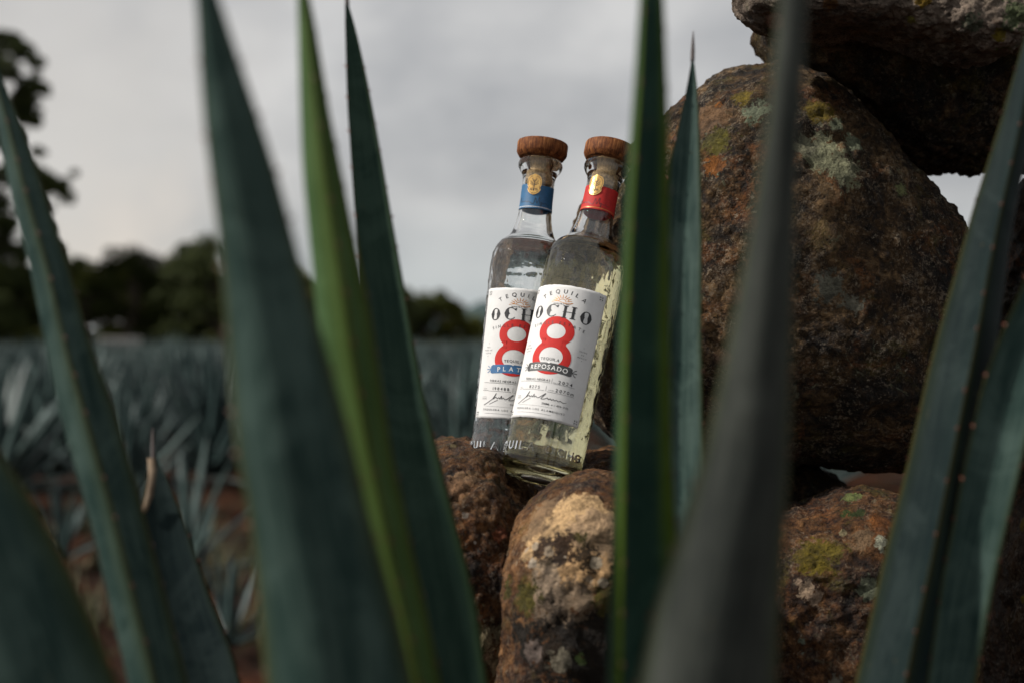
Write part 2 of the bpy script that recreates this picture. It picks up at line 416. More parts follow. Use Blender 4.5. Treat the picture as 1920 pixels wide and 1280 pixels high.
def tanmat():
    pt = []
    for (x, y, r, c, g) in [(1075, 985, .034, TAN, .35), (1030, 1010, .026, TAN, .4), (1120, 1005, .024, (.42, .28, .16), .45), (1000, 985, .014, (.30, .19, .10), .7),
                            (1020, 955, .013, (.24, .15, .08), .8), (1065, 1085, .026, (.36, .26, .165), .5), (1035, 1120, .022, (.32, .235, .16), .5), (1095, 1070, .020, (.50, .31, .15), .4),
                            (1040, 1150, .016, (.22, .16, .11), .8), (1060, 1215, .030, (.020, .012, .006), .9), (1130, 1180, .022, (.012, .008, .004), .9), (975, 1190, .018, (.013, .009, .005), 1.0), (1110, 1260, .03, (.014, .009, .005), .8), (1085, 1125, .014, (.24, .17, .11), .8),  # the near-black blotches here darken the lower part of the stone
                            (1060, 1030, .013, (.045, .024, .012), .9), (1100, 1045, .010, (.045, .026, .010), .9), (1020, 1030, .009, (.05, .026, .012), .9), (1090, 1010, .005, (.08, .062, .01), 1.0),
                            (1007, 1026, .0042, (.42, .33, .23), .35), (1030, 1034, .0045, (.42, .33, .23), .4), (1002, 1058, .0052, (.40, .33, .25), .4),
                            (990, 1031, .0028, (.4, .31, .22), .4), (997, 1037, .0022, (.4, .31, .22), .4), (973, 1058, .0030, (.40, .32, .22), .5),
                            (958, 1030, .0026, (.38, .25, .12), .5), (1118, 1054, .0048, (.38, .31, .22), .4), (1130, 1092, .0045, (.38, .31, .22), .4),
                            (1105, 1085, .0028, (.4, .3, .2), .4), (1014, 1014, .0018, (.4, .33, .25), .3), (1060, 1043, .0014, (.4, .33, .25), .3),
                            (1086, 1233, .0045, (.12, .17, .05), .6), (1000, 1220, .008, (.17, .13, .11), .9), (1050, 1240, .009, (.16, .14, .10), 1.0),
                            (990, 1120, .013, (.075, .062, .008), .9), (955, 1100, .009, (.065, .055, .007), .9), (1140, 1120, .012, (.075, .062, .01), .9)]:
        pt.append(((x, y), r, c, g))
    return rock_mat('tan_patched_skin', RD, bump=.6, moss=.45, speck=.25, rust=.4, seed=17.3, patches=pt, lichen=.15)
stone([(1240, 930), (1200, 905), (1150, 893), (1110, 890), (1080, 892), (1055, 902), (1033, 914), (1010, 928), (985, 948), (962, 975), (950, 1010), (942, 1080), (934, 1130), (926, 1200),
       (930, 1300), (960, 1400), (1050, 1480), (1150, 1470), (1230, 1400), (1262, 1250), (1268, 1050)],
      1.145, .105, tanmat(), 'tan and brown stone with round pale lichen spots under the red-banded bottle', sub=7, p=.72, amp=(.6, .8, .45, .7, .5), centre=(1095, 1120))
matC3 = rock_mat('shaded_stone_skin', RD, moss=.3, speck=.3, rust=.5, seed=19.1)
stone([(985, 915), (1010, 895), (1045, 880), (1085, 855), (1120, 843), (1160, 840), (1230, 850), (1330, 880), (1400, 930), (1440, 1050), (1430, 1250), (1300, 1400), (1150, 1420), (1020, 1350), (990, 1100)],
      1.36, .12, matC3, 'shaded brown stone directly behind the foot of the red-banded bottle', sub=6, p=.75, amp=(.5, .8, 1, .4, 1))
matD = rock_mat('mossy_stone_skin', RD, moss=.7, speck=.35, rust=.6, seed=23.7, lichen=.25, patches=[
    ((1515, 1103), .0085, (.42, .30, .20), .8), ((1500, 1092), .004, (.40, .28, .19), .9), ((1530, 1118), .007, (.40, .28, .19), .8),
    ((1630, 1100), .0085, (.20, .22, .14), .9), ((1652, 1016), .0075, (.30, .30, .22), .9), ((1580, 998), .0035, (.27, .22, .12), .4),
    ((1615, 1010), .011, (.17, .105, .055), .7), ((1530, 1045), .017, (.13, .095, .008), .8), ((1560, 1035), .012, (.12, .09, .01), .8),
    ((1595, 930), .008, (.16, .19, .06), .9), ((1650, 975), .009, (.20, .07, .015), .9), ((1600, 960), .009, (.04, .06, .01), .9),
    ((1503, 1200), .003, (.22, .25, .18), .9), ((1505, 1225), .0022, (.25, .28, .22), .6), ((1570, 1275), .005, (.22, .2, .15), 1)])
stone([(1350, 1000), (1400, 972), (1462, 956), (1510, 950), (1550, 936), (1590, 922), (1640, 926), (1696, 936), (1750, 960), (1785, 1000), (1800, 1150), (1790, 1300),
       (1740, 1440), (1600, 1500), (1440, 1480), (1350, 1350), (1330, 1150)],
      1.24, .105, matD, 'mossy brown stone with pale lichen, beneath the huge boulder', sub=7, p=.7, amp=(.5, .8, .8, .4, .9))
matV = rock_mat('hidden_stone_skin', DK, moss=.2, speck=.1, rust=.2, seed=29.7)
stone([(1300, 880), (1400, 868), (1480, 862), (1540, 880), (1575, 905), (1592, 922), (1560, 960), (1400, 980), (1300, 960)],
      1.50, .08, matV, 'small black stone in the shadow between the boulder and the mossy stone', sub=5, p=.75, amp=(.2, .4, 1, .3, 1))
matE1 = rock_mat('right_stone_skin', BR, moss=.55, speck=.45, rust=.9, seed=31.3, lichen=.2)
stone([(1935, 330), (1912, 352), (1895, 390), (1886, 450), (1882, 530), (1873, 640), (1862, 740), (1880, 850), (1925, 895), (2020, 900), (2120, 860), (2180, 700), (2170, 500), (2100, 370), (2010, 320)],
      1.46, .18, matE1, 'orange brown stone at the right edge, upper of the two there', sub=6, p=.7, amp=(.6, .9, 1, .5, 1))
matE2 = rock_mat('right_low_stone_skin', BR, moss=.35, speck=.8, rust=.6, seed=37.9, lichen=.3, patches=[
    ((1915, 975), .009, (.30, .22, .01), .7), ((1917, 1120), .006, (.28, .20, .01), .8), ((1918, 905), .006, (.32, .18, .10), .6)])
stone([(1915, 893), (1900, 930), (1889, 993), (1873, 1078), (1865, 1184), (1872, 1280), (1860, 1380), (1900, 1500), (2020, 1540), (2160, 1480), (2200, 1250), (2170, 1000), (2080, 905), (1990, 885)],
      1.42, .17, matE2, 'dark brown stone with yellow lichen at the right edge, lower of the two there', sub=6, p=.7, amp=(.6, .9, 1, .5, 1))

# ------------------------------------------------------------------ bottles
S = 1.03
BASE_R, TOP_R = .0333, .0350
OUT = [(.0, -.0), (.012, .0006), (.020, .0004), (.0245, .0), (.0275, .0004), (.0305, .0022), (.0325, .0052), (.0333, .0095), (.0333, .0150)]
def bottle_r(z):
    ks = [(.015, .0333), (.10, .0342), (.178, .0350), (.187, .0348), (.195, .0338), (.201, .0318), (.206, .0286), (.2095, .0245), (.2120, .0213), (.2145, .0196), (.219, .0180), (.226, .0162),
          (.234, .0150), (.244, .0144), (.258, .0143), (.266, .0146), (.270, .0156), (.2735, .0180), (.2765, .0197), (.2795, .0203), (.2825, .0197), (.2840, .0180)]
    zs = [k[0] for k in ks]; rs = [k[1] for k in ks]
    return float(np.interp(z, zs, rs))

def lathe(profile, seg=128, fn=None, closed_ends=True):
    V = []; Fc = []; rings = []
    for (r, z) in profile:
        if r < 1e-6: rings.append([len(V)]); V.append((0, 0, z)); continue
        ring = []
        for i in range(seg):
            a = 2*math.pi*i/seg
            rr, zz = (r, z) if fn is None else fn(r, z, a)
            ring.append(len(V)); V.append((rr*math.cos(a), rr*math.sin(a), zz))
        rings.append(ring)
    for A, B in zip(rings, rings[1:]):
        if len(A) == 1 and len(B) == 1: continue
        for i in range(seg):
            j = (i+1) % seg
            if len(A) == 1: Fc.append((A[0], B[j], B[i]))
            elif len(B) == 1: Fc.append((A[i], A[j], B[0]))
            else: Fc.append((A[i], A[j], B[j], B[i]))
    return V, Fc

def glass(name, col=(1, 1, 1), ior=1.47, rough=0.0):
    t = NT(name); return t.set(color=col, rough=rough, trans=1.0, ior=ior)
M_glass = glass('clear_glass', (.993, .995, .988))
M_liq = [glass('clear_spirit', (.985, .99, .99), 1.36), glass('pale_straw_spirit', (.992, .91, .56), 1.36)]

def paper_mat():
    t = NT('label_paper'); co = t.n('TexCoord').outputs['Object']
    f = t.noise(co, 900, 3, .6); l = t.noise(co, 120, 4, .6)
    w = t.n('TexWave', wave_type='BANDS', bands_direction='Z'); w.inputs['Scale'].default_value = 330; w.inputs['Distortion'].default_value = .6
    t.l(co, w.inputs[0])
    col = t.mix(t.rng(l, .3, .7), (.63, .625, .618), (.68, .675, .668))
    n = t.bump(t.math('MULTIPLY_ADD', w.outputs['Fac'], .5, f), .00012, .5)
    return t.set(color=col, rough=.62, spec=.3, normal=n)
M_paper = paper_mat()
M_ink = plain('black_ink', (.014, .014, .016), .5)
M_red = plain('red_ink', (.52, .012, .008), .75, amount=.05)
M_blueink = plain('blue_ink', (.035, .135, .30), .5, amount=.15)
M_greyink = plain('charcoal_ink', (.050, .051, .053), .5, amount=.3)
M_whiteink = plain('white_ink', (.72, .72, .71), .55)
M_goldink = plain('orange_gold_ink', (.55, .22, .05), .35, metal=.3)
M_gold = plain('gold_foil', (.95, .56, .20), .24, metal=1)
M_bandblue = plain('blue_band_paper', (.018, .105, .23), .55)
M_bandred = plain('red_band_paper', (.42, .010, .008), .7)
M_cork = plain('cork', (.42, .29, .15), .85, amount=.35, scale=500)
def wood_mat():
    t = NT('stopper_wood'); co = t.n('TexCoord').outputs['Object']
    mp = t.n('Mapping'); mp.inputs['Scale'].default_value = (1, 1, .12); t.l(co, mp.inputs[0])
    a = t.noise(mp.outputs[0], 420, 4, .75); b = t.noise(co, 130, 3, .6)
    f = t.math('MULTIPLY_ADD', a, .65, t.math('MULTIPLY', b, .35))
    col = t.ramp(f, [(.38, (.030, .009, .003)), (.47, (.12, .036, .010)), (.56, (.21, .075, .021)), (.66, (.38, .17, .06))])
    return t.set(color=col, rough=.7, spec=.2, normal=t.bump(a, .0006, .8))
M_wood = wood_mat()

# --- flat print laid round the cylinder
_gl = {}
def glyph(ch, bold=0.0):
    k = (ch, bold)
    if k not in _gl:
        cu = bpy.data.curves.new('g', 'FONT'); cu.body = ch; cu.size = 1; cu.resolution_u = 3; cu.offset = bold
        ob = bpy.data.objects.new('g', cu); COL.objects.link(ob)
        bpy.context.view_layer.update()
        me = bpy.data.meshes.new_from_object(ob.evaluated_get(bpy.context.evaluated_depsgraph_get()))
        v = [(q.co.x, q.co.y) for q in me.vertices]; f = [tuple(p.vertices) for p in me.polygons]
        bpy.data.objects.remove(ob); bpy.data.meshes.remove(me); bpy.data.curves.remove(cu)
        if v:
            xs = [q[0] for q in v]; x0, x1 = min(xs), max(xs)
        else: x0, x1 = 0, .22
        _gl[k] = ([(a-x0, b) for a, b in v], f, x1-x0)
    return _gl[k]

class Print:
    def __init__(s): s.v = []; s.f = []
    def add(s, v, f):
        o = len(s.v); s.v += list(v); s.f += [tuple(i+o for i in q) for q in f]
    def text(s, txt, cx, cy, h, width=None, arc=0.0, bold=0.0, slant=0.0, gap=.18, narrow=1.0):
        """cap height h centred at cx,cy; width = total width (sets the letter-spacing); arc = sag of the ends"""
        k = h/.70
        g = [glyph(c, bold) for c in txt]
        ws = [q[2]*k*narrow if q[0] else .25*k for q in g]
        sp = gap*k
        if width and len(txt) > 1: sp = (width-sum(ws))/(len(txt)-1)
        tot = sum(ws)+sp*(len(txt)-1); x = -tot/2
        for (v, f, _), w in zip(g, ws):
            mx = x+w/2; u = mx/(tot/2) if tot else 0
            dy = -arc*u*u; ro = -2*arc*u/(tot/2) if tot else 0
            c_, s_ = math.cos(ro), math.sin(ro)
            vv = []
            for a, b in v:
                xx = a*k*narrow-w/2+slant*b*k; yy = b*k-h/2
                vv.append((cx+mx+xx*c_-yy*s_, cy+dy+xx*s_+yy*c_))
            s.add(vv, f); x += w+sp
    def poly(s, pts): s.add(pts, [tuple(range(len(pts)))])
    def ring(s, cx, cy, a, b, a2, b2, n=48, t0=0, t1=2*math.pi, cx2=None, cy2=None):
        v = []; f = []; cx2 = cx if cx2 is None else cx2; cy2 = cy if cy2 is None else cy2
        for i in range(n+1):
            t = t0+(t1-t0)*i/n
            v += [(cx+a*math.cos(t), cy+b*math.sin(t)), (cx2+a2*math.cos(t), cy2+b2*math.sin(t))]
        for i in range(n): f.append((2*i, 2*i+2, 2*i+3, 2*i+1))
        s.add(v, f)
    def rect(s, x0, y0, x1, y1):
        n = max(1, int(abs(x1-x0)/.0015)); v = []; f = []
        for i in range(n+1):
            x = x0+(x1-x0)*i/n; v += [(x, y0), (x, y1)]
        for i in range(n): f.append((2*i, 2*i+2, 2*i+3, 2*i+1))
        s.add(v, f)
    def stroke(s, pts, w, w2=None):
        v = []; f = []; n = len(pts)
        for i, (x, y) in enumerate(pts):
            a = pts[max(i-1, 0)]; b = pts[min(i+1, n-1)]
            dx, dy = b[0]-a[0], b[1]-a[1]; l = math.hypot(dx, dy) or 1
            t = i/(n-1); ww = (w if w2 is None else w*(1-t)+w2*t)/2
            v += [(x-dy/l*ww, y+dx/l*ww), (x+dy/l*ww, y-dx/l*ww)]
        for i in range(n-1): f.append((2*i, 2*i+2, 2*i+3, 2*i+1))
        s.add(v, f)
    def wrap(s, name, rfun, a0, z0, mat, parent, lift, depth=0.0):
        """bend the flat print round the bottle axis; a0 = azimuth of the label centre, z0 = its foot"""
        bm = bmesh.new(); vs_ = [bm.verts.new((x, y, 0)) for x, y in s.v]
        for q in s.f:
            try: bm.faces.new([vs_[i] for i in q])
            except ValueError: pass
        xs = [x for x, _ in s.v]; x = math.floor(min(xs)/.002)*.002
        while x < max(xs):
            bmesh.ops.bisect_plane(bm, geom=bm.verts[:]+bm.edges[:]+bm.faces[:], dist=1e-8, plane_co=(x, 0, 0), plane_no=(1, 0, 0)); x += .002
        bmesh.ops.recalc_face_normals(bm, faces=bm.faces[:])
        if depth:
            r = bmesh.ops.extrude_face_region(bm, geom=bm.faces[:])
            for v in r['geom']:
                if isinstance(v, bmesh.types.BMVert): v.co.z += depth
        for v in bm.verts:
            z = z0+v.co.y; R = rfun(z)+lift+v.co.z; a = a0+v.co.x/rfun(z)
            v.co = (R*math.cos(a), R*math.sin(a), z)
        bmesh.ops.recalc_face_normals(bm, faces=bm.faces[:])
        if not depth:
            for fa in bm.faces:
                c = fa.calc_center_median()
                if fa.normal.x*c.x+fa.normal.y*c.y < 0: fa.normal_flip()
        me = bpy.data.meshes.new(name); bm.to_mesh(me); bm.free()
        return link(name, me, mat, parent)

LW, LH = .0735, .1145
YS = LH/.121
def letter_O(pr, cx, cy, w, h):
    n = 40; v = []; f = []
    for i in range(n+1):
        t = 2*math.pi*i/n; c, s_ = math.cos(t), math.sin(t)
        spur = .10*w*math.exp(-((s_)/.12)**2)
        v += [(cx+(w/2)*c+ (spur*.4 if c > 0 else -spur*.4), cy+(h/2)*s_), (cx+(w/2-.30*w*abs(c)**1.3-.045*w)*c + (spur*.35 if c < 0 else -spur*.35), cy+(h/2-.07*h)*s_)]
    for i in range(n): f.append((2*i, 2*i+2, 2*i+3, 2*i+1))
    pr.add(v, f)
def letter_C(pr, cx, cy, w, h):
    n = 34; v = []; f = []
    for i in range(n+1):
        t = math.radians(38)+math.radians(284)*i/n; c, s_ = math.cos(t), math.sin(t)
        th = .045*w+.32*w*max(0, -c)**1.2
        spur = .10*w*math.exp(-(s_/.12)**2)
        v += [(cx+(w/2)*c-spur*.4, cy+(h/2)*s_), (cx+(w/2-th)*c+spur, cy+(h/2-.07*h)*s_)]
    for i in range(n): f.append((2*i, 2*i+2, 2*i+3, 2*i+1))
    pr.add(v, f)
    x = cx+.5*w*math.cos(math.radians(38)); y = cy+.5*h*math.sin(math.radians(38))
    pr.poly([(x-.16*w, y+.06*h), (x+.10*w, y+.17*h), (x+.06*w, y-.06*h)])
def letter_H(pr, cx, cy, w, h):
    sw = .24*w
    for sx in (-1, 1):
        x = cx+sx*(w/2-sw/2)
        pr.rect(x-sw/2, cy-h/2, x+sw/2, cy+h/2)
        pr.rect(x-sw*.95, cy+h/2-.07*h, x+sw*.95, cy+h/2); pr.rect(x-sw*.95, cy-h/2, x+sw*.95, cy-h/2+.07*h)
        pr.poly([(x-sx*0-sw*.9, cy), (x, cy+.09*h), (x+sw*.9, cy), (x, cy-.09*h)])
    pr.rect(cx-w/2+sw, cy-.02*h, cx+w/2-sw, cy+.03*h)

def flower(pr, cx, cy, r):
    for k in range(4):
        a = math.pi/4+k*math.pi/2
        pr.poly([(cx+r*.2*math.cos(a), cy+r*.2*math.sin(a)), (cx+r*.75*math.cos(a+.35), cy+r*.75*math.sin(a+.35)), (cx+r*math.cos(a), cy+r*math.sin(a)), (cx+r*.75*math.cos(a-.35), cy+r*.75*math.sin(a-.35))])
    for k in range(4):
        a = k*math.pi/2; pr.poly([(cx+r*math.cos(a)+.1*r*c, cy+r*math.sin(a)+.1*r*s_) for c, s_ in ((1, 0), (0, 1), (-1, 0), (0, -1))])

def curve_pts(ctrl, n=90):
    out = []; c = [ctrl[0]]+ctrl+[ctrl[-1]]
    m = len(ctrl)-1
    for i in range(n+1):
        t = i/n*m; k = min(int(t), m-1); u = t-k
        p0, p1, p2, p3 = c[k], c[k+1], c[k+2], c[k+3]
        out.append(tuple(.5*((2*p1[j])+(-p0[j]+p2[j])*u+(2*p0[j]-5*p1[j]+4*p2[j]-p3[j])*u*u+(-p0[j]+3*p1[j]-3*p2[j]+p3[j])*u**3) for j in (0, 1)))
    return out

def make_bottle(base, top, twist, variant, label):
    axis = (top-base).normalized()
    root = empty('bottle', base); root.rotation_mode = 'QUATERNION'
    # local Z -> axis; label azimuth -90deg (towards the camera) + twist
    q = Vector((0, 0, 1)).rotation_difference(axis); root.rotation_quaternion = q; root.scale = (S, S, S)
    tag(root, label, 'bottle', 'bottles leaning on the boulder')
    rnd = random.Random(variant)
    a_lab = math.radians(-90+twist)
    Z0 = .0450                     # foot of the label above the base
    half = LW/2/.0342
    def dimple(r, z, a):
        if z > .012 and r > .030 and z < .204:
            da = (a-a_lab+math.pi) % (2*math.pi)-math.pi
            inlab = float(smooth01((half+.12-abs(da))/.12))*float(smooth01((z-Z0+.006)/.006))*float(smooth01((Z0+LH+.006-z)/.006))
            ca, sa = math.cos(a)*r, math.sin(a)*r
            k = noise.noise(Vector((ca*120+variant*9, sa*120, z*120)))*.00034+noise.noise(Vector((ca*300, sa*300, z*300)))*.00010
            k -= max(0, noise.noise(Vector((ca*170, sa*170+5, z*170)))-.22)*.0012
            band = float(smooth01((z-.030)/.006)) if z < .036 else 1.0
            fade = float(smooth01((.204-z)/.012))
            r = r+k*(1-inlab)*band*fade
        elif z < .003 and .020 < r < .029:
            z = z + .0004*math.cos(72*a)
        return r, z
    prof = list(OUT)
    zz = .0165
    while zz < .2840: prof.append((bottle_r(zz), zz)); zz += .0013 if zz > .2 else .0015
    prof += [(bottle_r(.2840), .2840), (.0165, .2847), (.0148, .2838), (.0136, .281), (.0130, .275), (.0128, .268), (.0127, .258), (.0125, .245)]
    # inner wall back down
    inn = []
    for z_ in (.234, .226, .219, .2145, .2115, .208, .204, .199, .193, .185, .17, .12, .07, .03, .018):
        inn.append((bottle_r(z_)-.0026, z_))
    inn += [(.0300, .0150), (.0265, .0112), (.018, .0095), (.008, .0108), (0, .0112)]
    V, Fc = lathe(prof+inn, 200, dimple)
    g = link('glass', mesh('bottle_glass', V, Fc), M_glass, root)
    # spirit: a hair wider than the inner wall, so that no air film shows
    lp = [(0, .0111), (.008, .0107), (.018, .0094), (.02655, .0111), (.03005, .0149)]
    for z_ in (.018, .03, .07, .12, .17, .185, .193, .199, .203): lp.append((bottle_r(z_)-.00255, z_))
    lv = .2055 if variant == 1 else .2065
    lp += [(bottle_r(lv)-.00255, lv), (bottle_r(lv)-.004, lv-.0004), (0, lv-.0004)]
    V, Fc = lathe(lp, 96)
    link('spirit', mesh('spirit', V, Fc), M_liq[variant-1], root)
    # stopper
    wp = [(0, .2852), (.0190, .2852), (.0202, .2860), (.0222, .2890), (.0229, .2905), (.0231, .2990), (.0226, .3004), (.0215, .3010), (0, .3012)]
    V, Fc = lathe(wp, 64); st = link('stopper', mesh('stopper', V, Fc), M_wood, root)
    V, Fc = lathe([(0, .2605), (.0112, .2605), (.0124, .262), (.0125, .268), (.0125, .2735), (.0104, .2745), (.0100, .2851), (0, .2851)], 48); link('cork', mesh('cork', V, Fc), M_cork, st)
    # neck band
    rb = lambda z: .01435 if z < .262 else bottle_r(z)
    b0, b1 = .2365, .2585
    V = []; Fc = []; n = 96; zs = np.linspace(b0, b1, 8)
    for z_ in zs:
        for i in range(n):
            a = 2*math.pi*i/n; dz = .0006*math.sin(a*2+1)*(1 if z_ > .25 else .2)
            V.append(((bottle_r(z_)+.0003)*math.cos(a), (bottle_r(z_)+.0003)*math.sin(a), z_+dz))
    for j in range(len(zs)-1):
        for i in range(n): Fc.append((j*n+i, j*n+(i+1) % n, (j+1)*n+(i+1) % n, (j+1)*n+i))
    band = link('neck_band', mesh('neck_band', V, Fc), M_bandblue if variant == 1 else M_bandred, root)
    a_em = math.radians(-90+(-14 if variant == 1 else -26))
    pr = Print(); pr.rect(-.044, .0012, .044, .0017); pr.wrap('edge_line', bottle_r, a_em, b0, M_goldink if variant == 2 else M_whiteink, band, .0004)
    pr = Print()
    scr = [(-.0145, .006), (-.013, .009), (-.012, .0045), (-.010, .0055), (-.0085, .0045), (-.007, .0055), (-.0055, .0042), (-.004, .0052), (-.002, .004), (.001, .003), (.0025, .0085), (.004, .0035),
           (.006, .0095), (.0065, .004), (.008, .0052), (.0075, .001), (.009, .0045), (.0105, .0038), (.012, .0048), (.0135, .0036), (.016, .0042)]
    pr.stroke(curve_pts(scr, 120), .0005, .0003); pr.wrap('script_lettering', bottle_r, a_em, b0+.001, M_ink, band, .0004)
    # foil crest on the band
    out = [(0, .0098), (.0022, .0088), (.0042, .0080), (.0060, .0056), (.0064, .002), (.0060, -.0008), (.0052, -.0022), (.0058, -.0045), (.0046, -.0068), (.0024, -.0086), (0, -.0094)]
    out = out+[(-x, y) for x, y in out[-2:0:-1]]
    zc = b1-.0005
    pr = Print(); c = len(pr.v); pr.v += [(0, 0)]+out; pr.f += [(0, i+1, (i+1) % len(out)+1) for i in range(len(out))]
    em = pr.wrap('crest', bottle_r, a_em, zc, M_gold, band, .0006, depth=.0003)
    pr = Print()
    o2 = [(x*.86, y*.86) for x, y in out]; pr.stroke(o2+[o2[0]], .0003)
    pr.stroke([(0, -.0058), (.0001, -.001), (0, .0050)], .0009, .0003)
    for a, b, ex, h in ((-1, -.0010, .0034, .0012), (1, -.0008, .0034, .0014), (-1, .0004, .0036, .0034), (1, .0006, .0034, .0036), (-1, .0020, .0020, .0056), (1, .0022, .0020, .0056)):
        cp = curve_pts([(0, b), (a*ex*.5, b+(h-b)*.35), (a*ex, h)], 8); pr.stroke(cp, .0005, .0002)
        for q in (3, 5, 7): x_, y_ = cp[q]; pr.stroke([(x_-.0004*a, y_+.0006), (x_+.0005*a, y_-.0002)], .00025)
    for xx in (-.0030, -.0018, .0018, .0030): pr.stroke([(xx, -.0056), (xx*.85, -.0030)], .0004, .0003)
    pr.stroke(curve_pts([(-.0036, -.0040), (-.0015, -.0046), (.0015, -.0040), (.0036, -.0046)], 12), .0003)
    pr.wrap('crest_tree', bottle_r, a_em, zc, M_ink, em, .00105)
    em.parent = root; em.name = 'crest'; 
    # ---- paper label
    V = []; Fc = []; nx, nz = 60, 50
    for j in range(nz+1):
        for i in range(nx+1):
            x = -LW/2+LW*i/nx; z = LH*j/nz
            if j in (0, nz): z += .0006*noise.noise(Vector((x*260, j, variant)))+.0004*noise.noise(Vector((x*900, j, 0)))
            if i in (0, nx): x += .0003*noise.noise(Vector((z*300, i, variant)))
            # rounded nicked corners
            if j in (0, nz) and i in (0, nx): z += .0009 if j == 0 else -.0009
            R = bottle_r(Z0+z)+.0004; a = a_lab+x/.0342
            V.append((R*math.cos(a), R*math.sin(a), Z0+z))
    for j in range(nz):
        for i in range(nx):
            k = j*(nx+1)+i; Fc.append((k, k+1, k+nx+2, k+nx+1))
    lme = mesh('label', V, Fc); lab = link('label', lme, M_paper, root)
    sol = lab.modifiers.new('thick', 'SOLIDIFY'); sol.thickness = .00025; sol.offset = -1
    def W(pr, name, m, lift):
        pr.v = [(x, y*YS) for x, y in pr.v]
        return pr.wrap(name, bottle_r, a_lab, Z0, m, lab, lift)
    # red eight
    pr = Print()
    pr.ring(0, .0785, .0157, .0136, .0083, .0067, 64)
    pr.ring(0, .0550, .0175, .0153, .0104, .0085, 64, cy2=.0556)
    v = []; f = []
    for i in range(15):
        y = .0645+.0070*i/14
        a = .0155*math.sqrt(max(0, 1-((y-.0785)/.0135)**2)); b = .0172*math.sqrt(max(0, 1-((y-.0550)/.0152)**2))
        hw = (a**5+b**5)**.2; ih = .0083*math.sqrt(max(0, 1-((y-.0785)/.0067)**2)); ih = max(ih, .0104*math.sqrt(max(0, 1-((y-.0556)/.0085)**2)))
        v += [(-hw, y), (-ih, y), (ih, y), (hw, y)]
    for i in range(14):
        for k in (0, 1, 2):
            if k == 1 and (v[4*i+1][0] < 0 or v[4*i+5][0] < 0): continue
            f.append((4*i+k, 4*i+k+1, 4*i+k+5, 4*i+k+4))
    pr.add(v, f)
    pr.rect(-.0070, .0643, .0070, .0716)
    W(pr, 'numeral', M_red, .00052)
    # ribbon
    pr = Print(); w = .0205; h = .0039; n = 24; v = []; f = []
    for i in range(n+1):
        x = -w+2*w*i/n; y = .0462-.0012*(x/w)**2
        e = (.0009 if i in (0, n) else 0)
        v += [(x, y-h+e+.0003*noise.noise(Vector((x*400, 0, 0)))), (x, y+h-e+.0003*noise.noise(Vector((x*400, 5, 0))))]
    for i in range(n): f.append((2*i, 2*i+2, 2*i+3, 2*i+1))
    pr.add(v, f)
    for sx in (-1, 1):
        for k in range(3):
            pr.stroke(curve_pts([(sx*w, .045), (sx*(w+.002), .045+.0022*(k-1)), (sx*(w+.0035+.0008*(k == 1)), .045+.0030*(k-1))], 8), .0004, .0008)
    W(pr, 'ribbon', M_blueink if variant == 1 else M_greyink, .00060)
    pr = Print(); pr.text('PLATA' if variant == 1 else 'REPOSADO', 0, .0462, .0040, .027 if variant == 1 else .0335, arc=.0010, bold=.012)
    pr.poly([(-.0016, .0503), (0, .0512), (.0016, .0503), (0, .0494)])
    W(pr, 'ribbon_lettering', M_whiteink, .00068)
    # sun
    pr = Print()
    for k in range(9):
        a = math.radians(14+k*19); r1 = .0042+.0006*(k % 2); r2 = .0072+.0010*math.sin(a)
        pr.stroke([(r1*math.cos(a)*1.1, .1056+r1*math.sin(a)*.75), (r2*math.cos(a)*1.15, .1056+r2*math.sin(a)*.78)], .0009, .0003)
    pr.ring(0, .1056, .0036, .0026, .0030, .0021, 16, 0, math.pi)
    pr.stroke(curve_pts([(-.0095, .1052), (-.004, .1060), (.002, .1046), (.0095, .1054)], 16), .0004)
    pr.stroke(curve_pts([(.0095, .1054), (.006, .1038), (.001, .1046)], 12), .0004)
    W(pr, 'sunburst', M_goldink, .00052)
    # black print
    pr = Print()
    pr.text('TEQUILA', 0, .1152, .0037, .040, arc=.0062, bold=.008)
    for sx_ in (0,): pr.text('NUESTRA NO.', 0, .1035, .0013, .0145, bold=.01)
    letter_O(pr, -.0222, .0960, .0100, .0114); letter_C(pr, -.0072, .0970, .0108, .0116)
    letter_H(pr, .0078, .0968, .0094, .0112); letter_O(pr, .0224, .0952, .0096, .0116)
    pr.text('SINGLE ESTATE', 0, .0862, .0026, .0475, arc=.0032, bold=.006)
    pr.text('TEQUILA', 0, .0536, .0025, .0165, arc=.0005)
    for sx, rows in ((-1, ('100%', 'PURO DE', 'AGAVE')), (1, ('HECHO', 'EN', 'MEXICO'))):
        for k, r in enumerate(rows): pr.text(r, sx*.0262, .0655-.0027*k, .00115, gap=.35)
        pr.poly([(sx*.0262-.0003, .0690), (sx*.0262, .0694), (sx*.0262+.0003, .0690), (sx*.0262, .0686)])
        pr.poly([(sx*.0262-.0003, .0575), (sx*.0262, .0579), (sx*.0262+.0003, .0575), (sx*.0262, .0571)])
    for sx in (-1, 1):
        for zz_ in (.1165, .0042): flower(pr, sx*(LW/2-.0042), zz_, .0024)
    # data rows
    pr.text('TERRAS NEGRAS', -.0080, .0345, .0020, .0245, bold=.006); pr.rect(-.0270, .0328, -.0215, .0330); pr.rect(-.0215, .0325, .0045, .0327)
    pr.rect(.0057, .0322, .0059, .0368)
    pr.text('2024', .0170, .0345, .0030, .0118, bold=.008); pr.rect(.0075, .0322, .0255, .0324); pr.text('AGAVE', .0090, .0332, .0008)
    pr.text('PLATE', -.0245, .0272, .0008); pr.rect(-.0272, .0256, -.0205, .0258)
    pr.text('198488' if variant == 1 else '8275', -.0085, .0275, .0027, .0150 if variant == 1 else .0102, bold=.006); pr.rect(-.0205, .0250, .0010, .0252)
    pr.rect(.0022, .0248, .0024, .0292); pr.text('ALTURA', .0068, .0262, .0008)
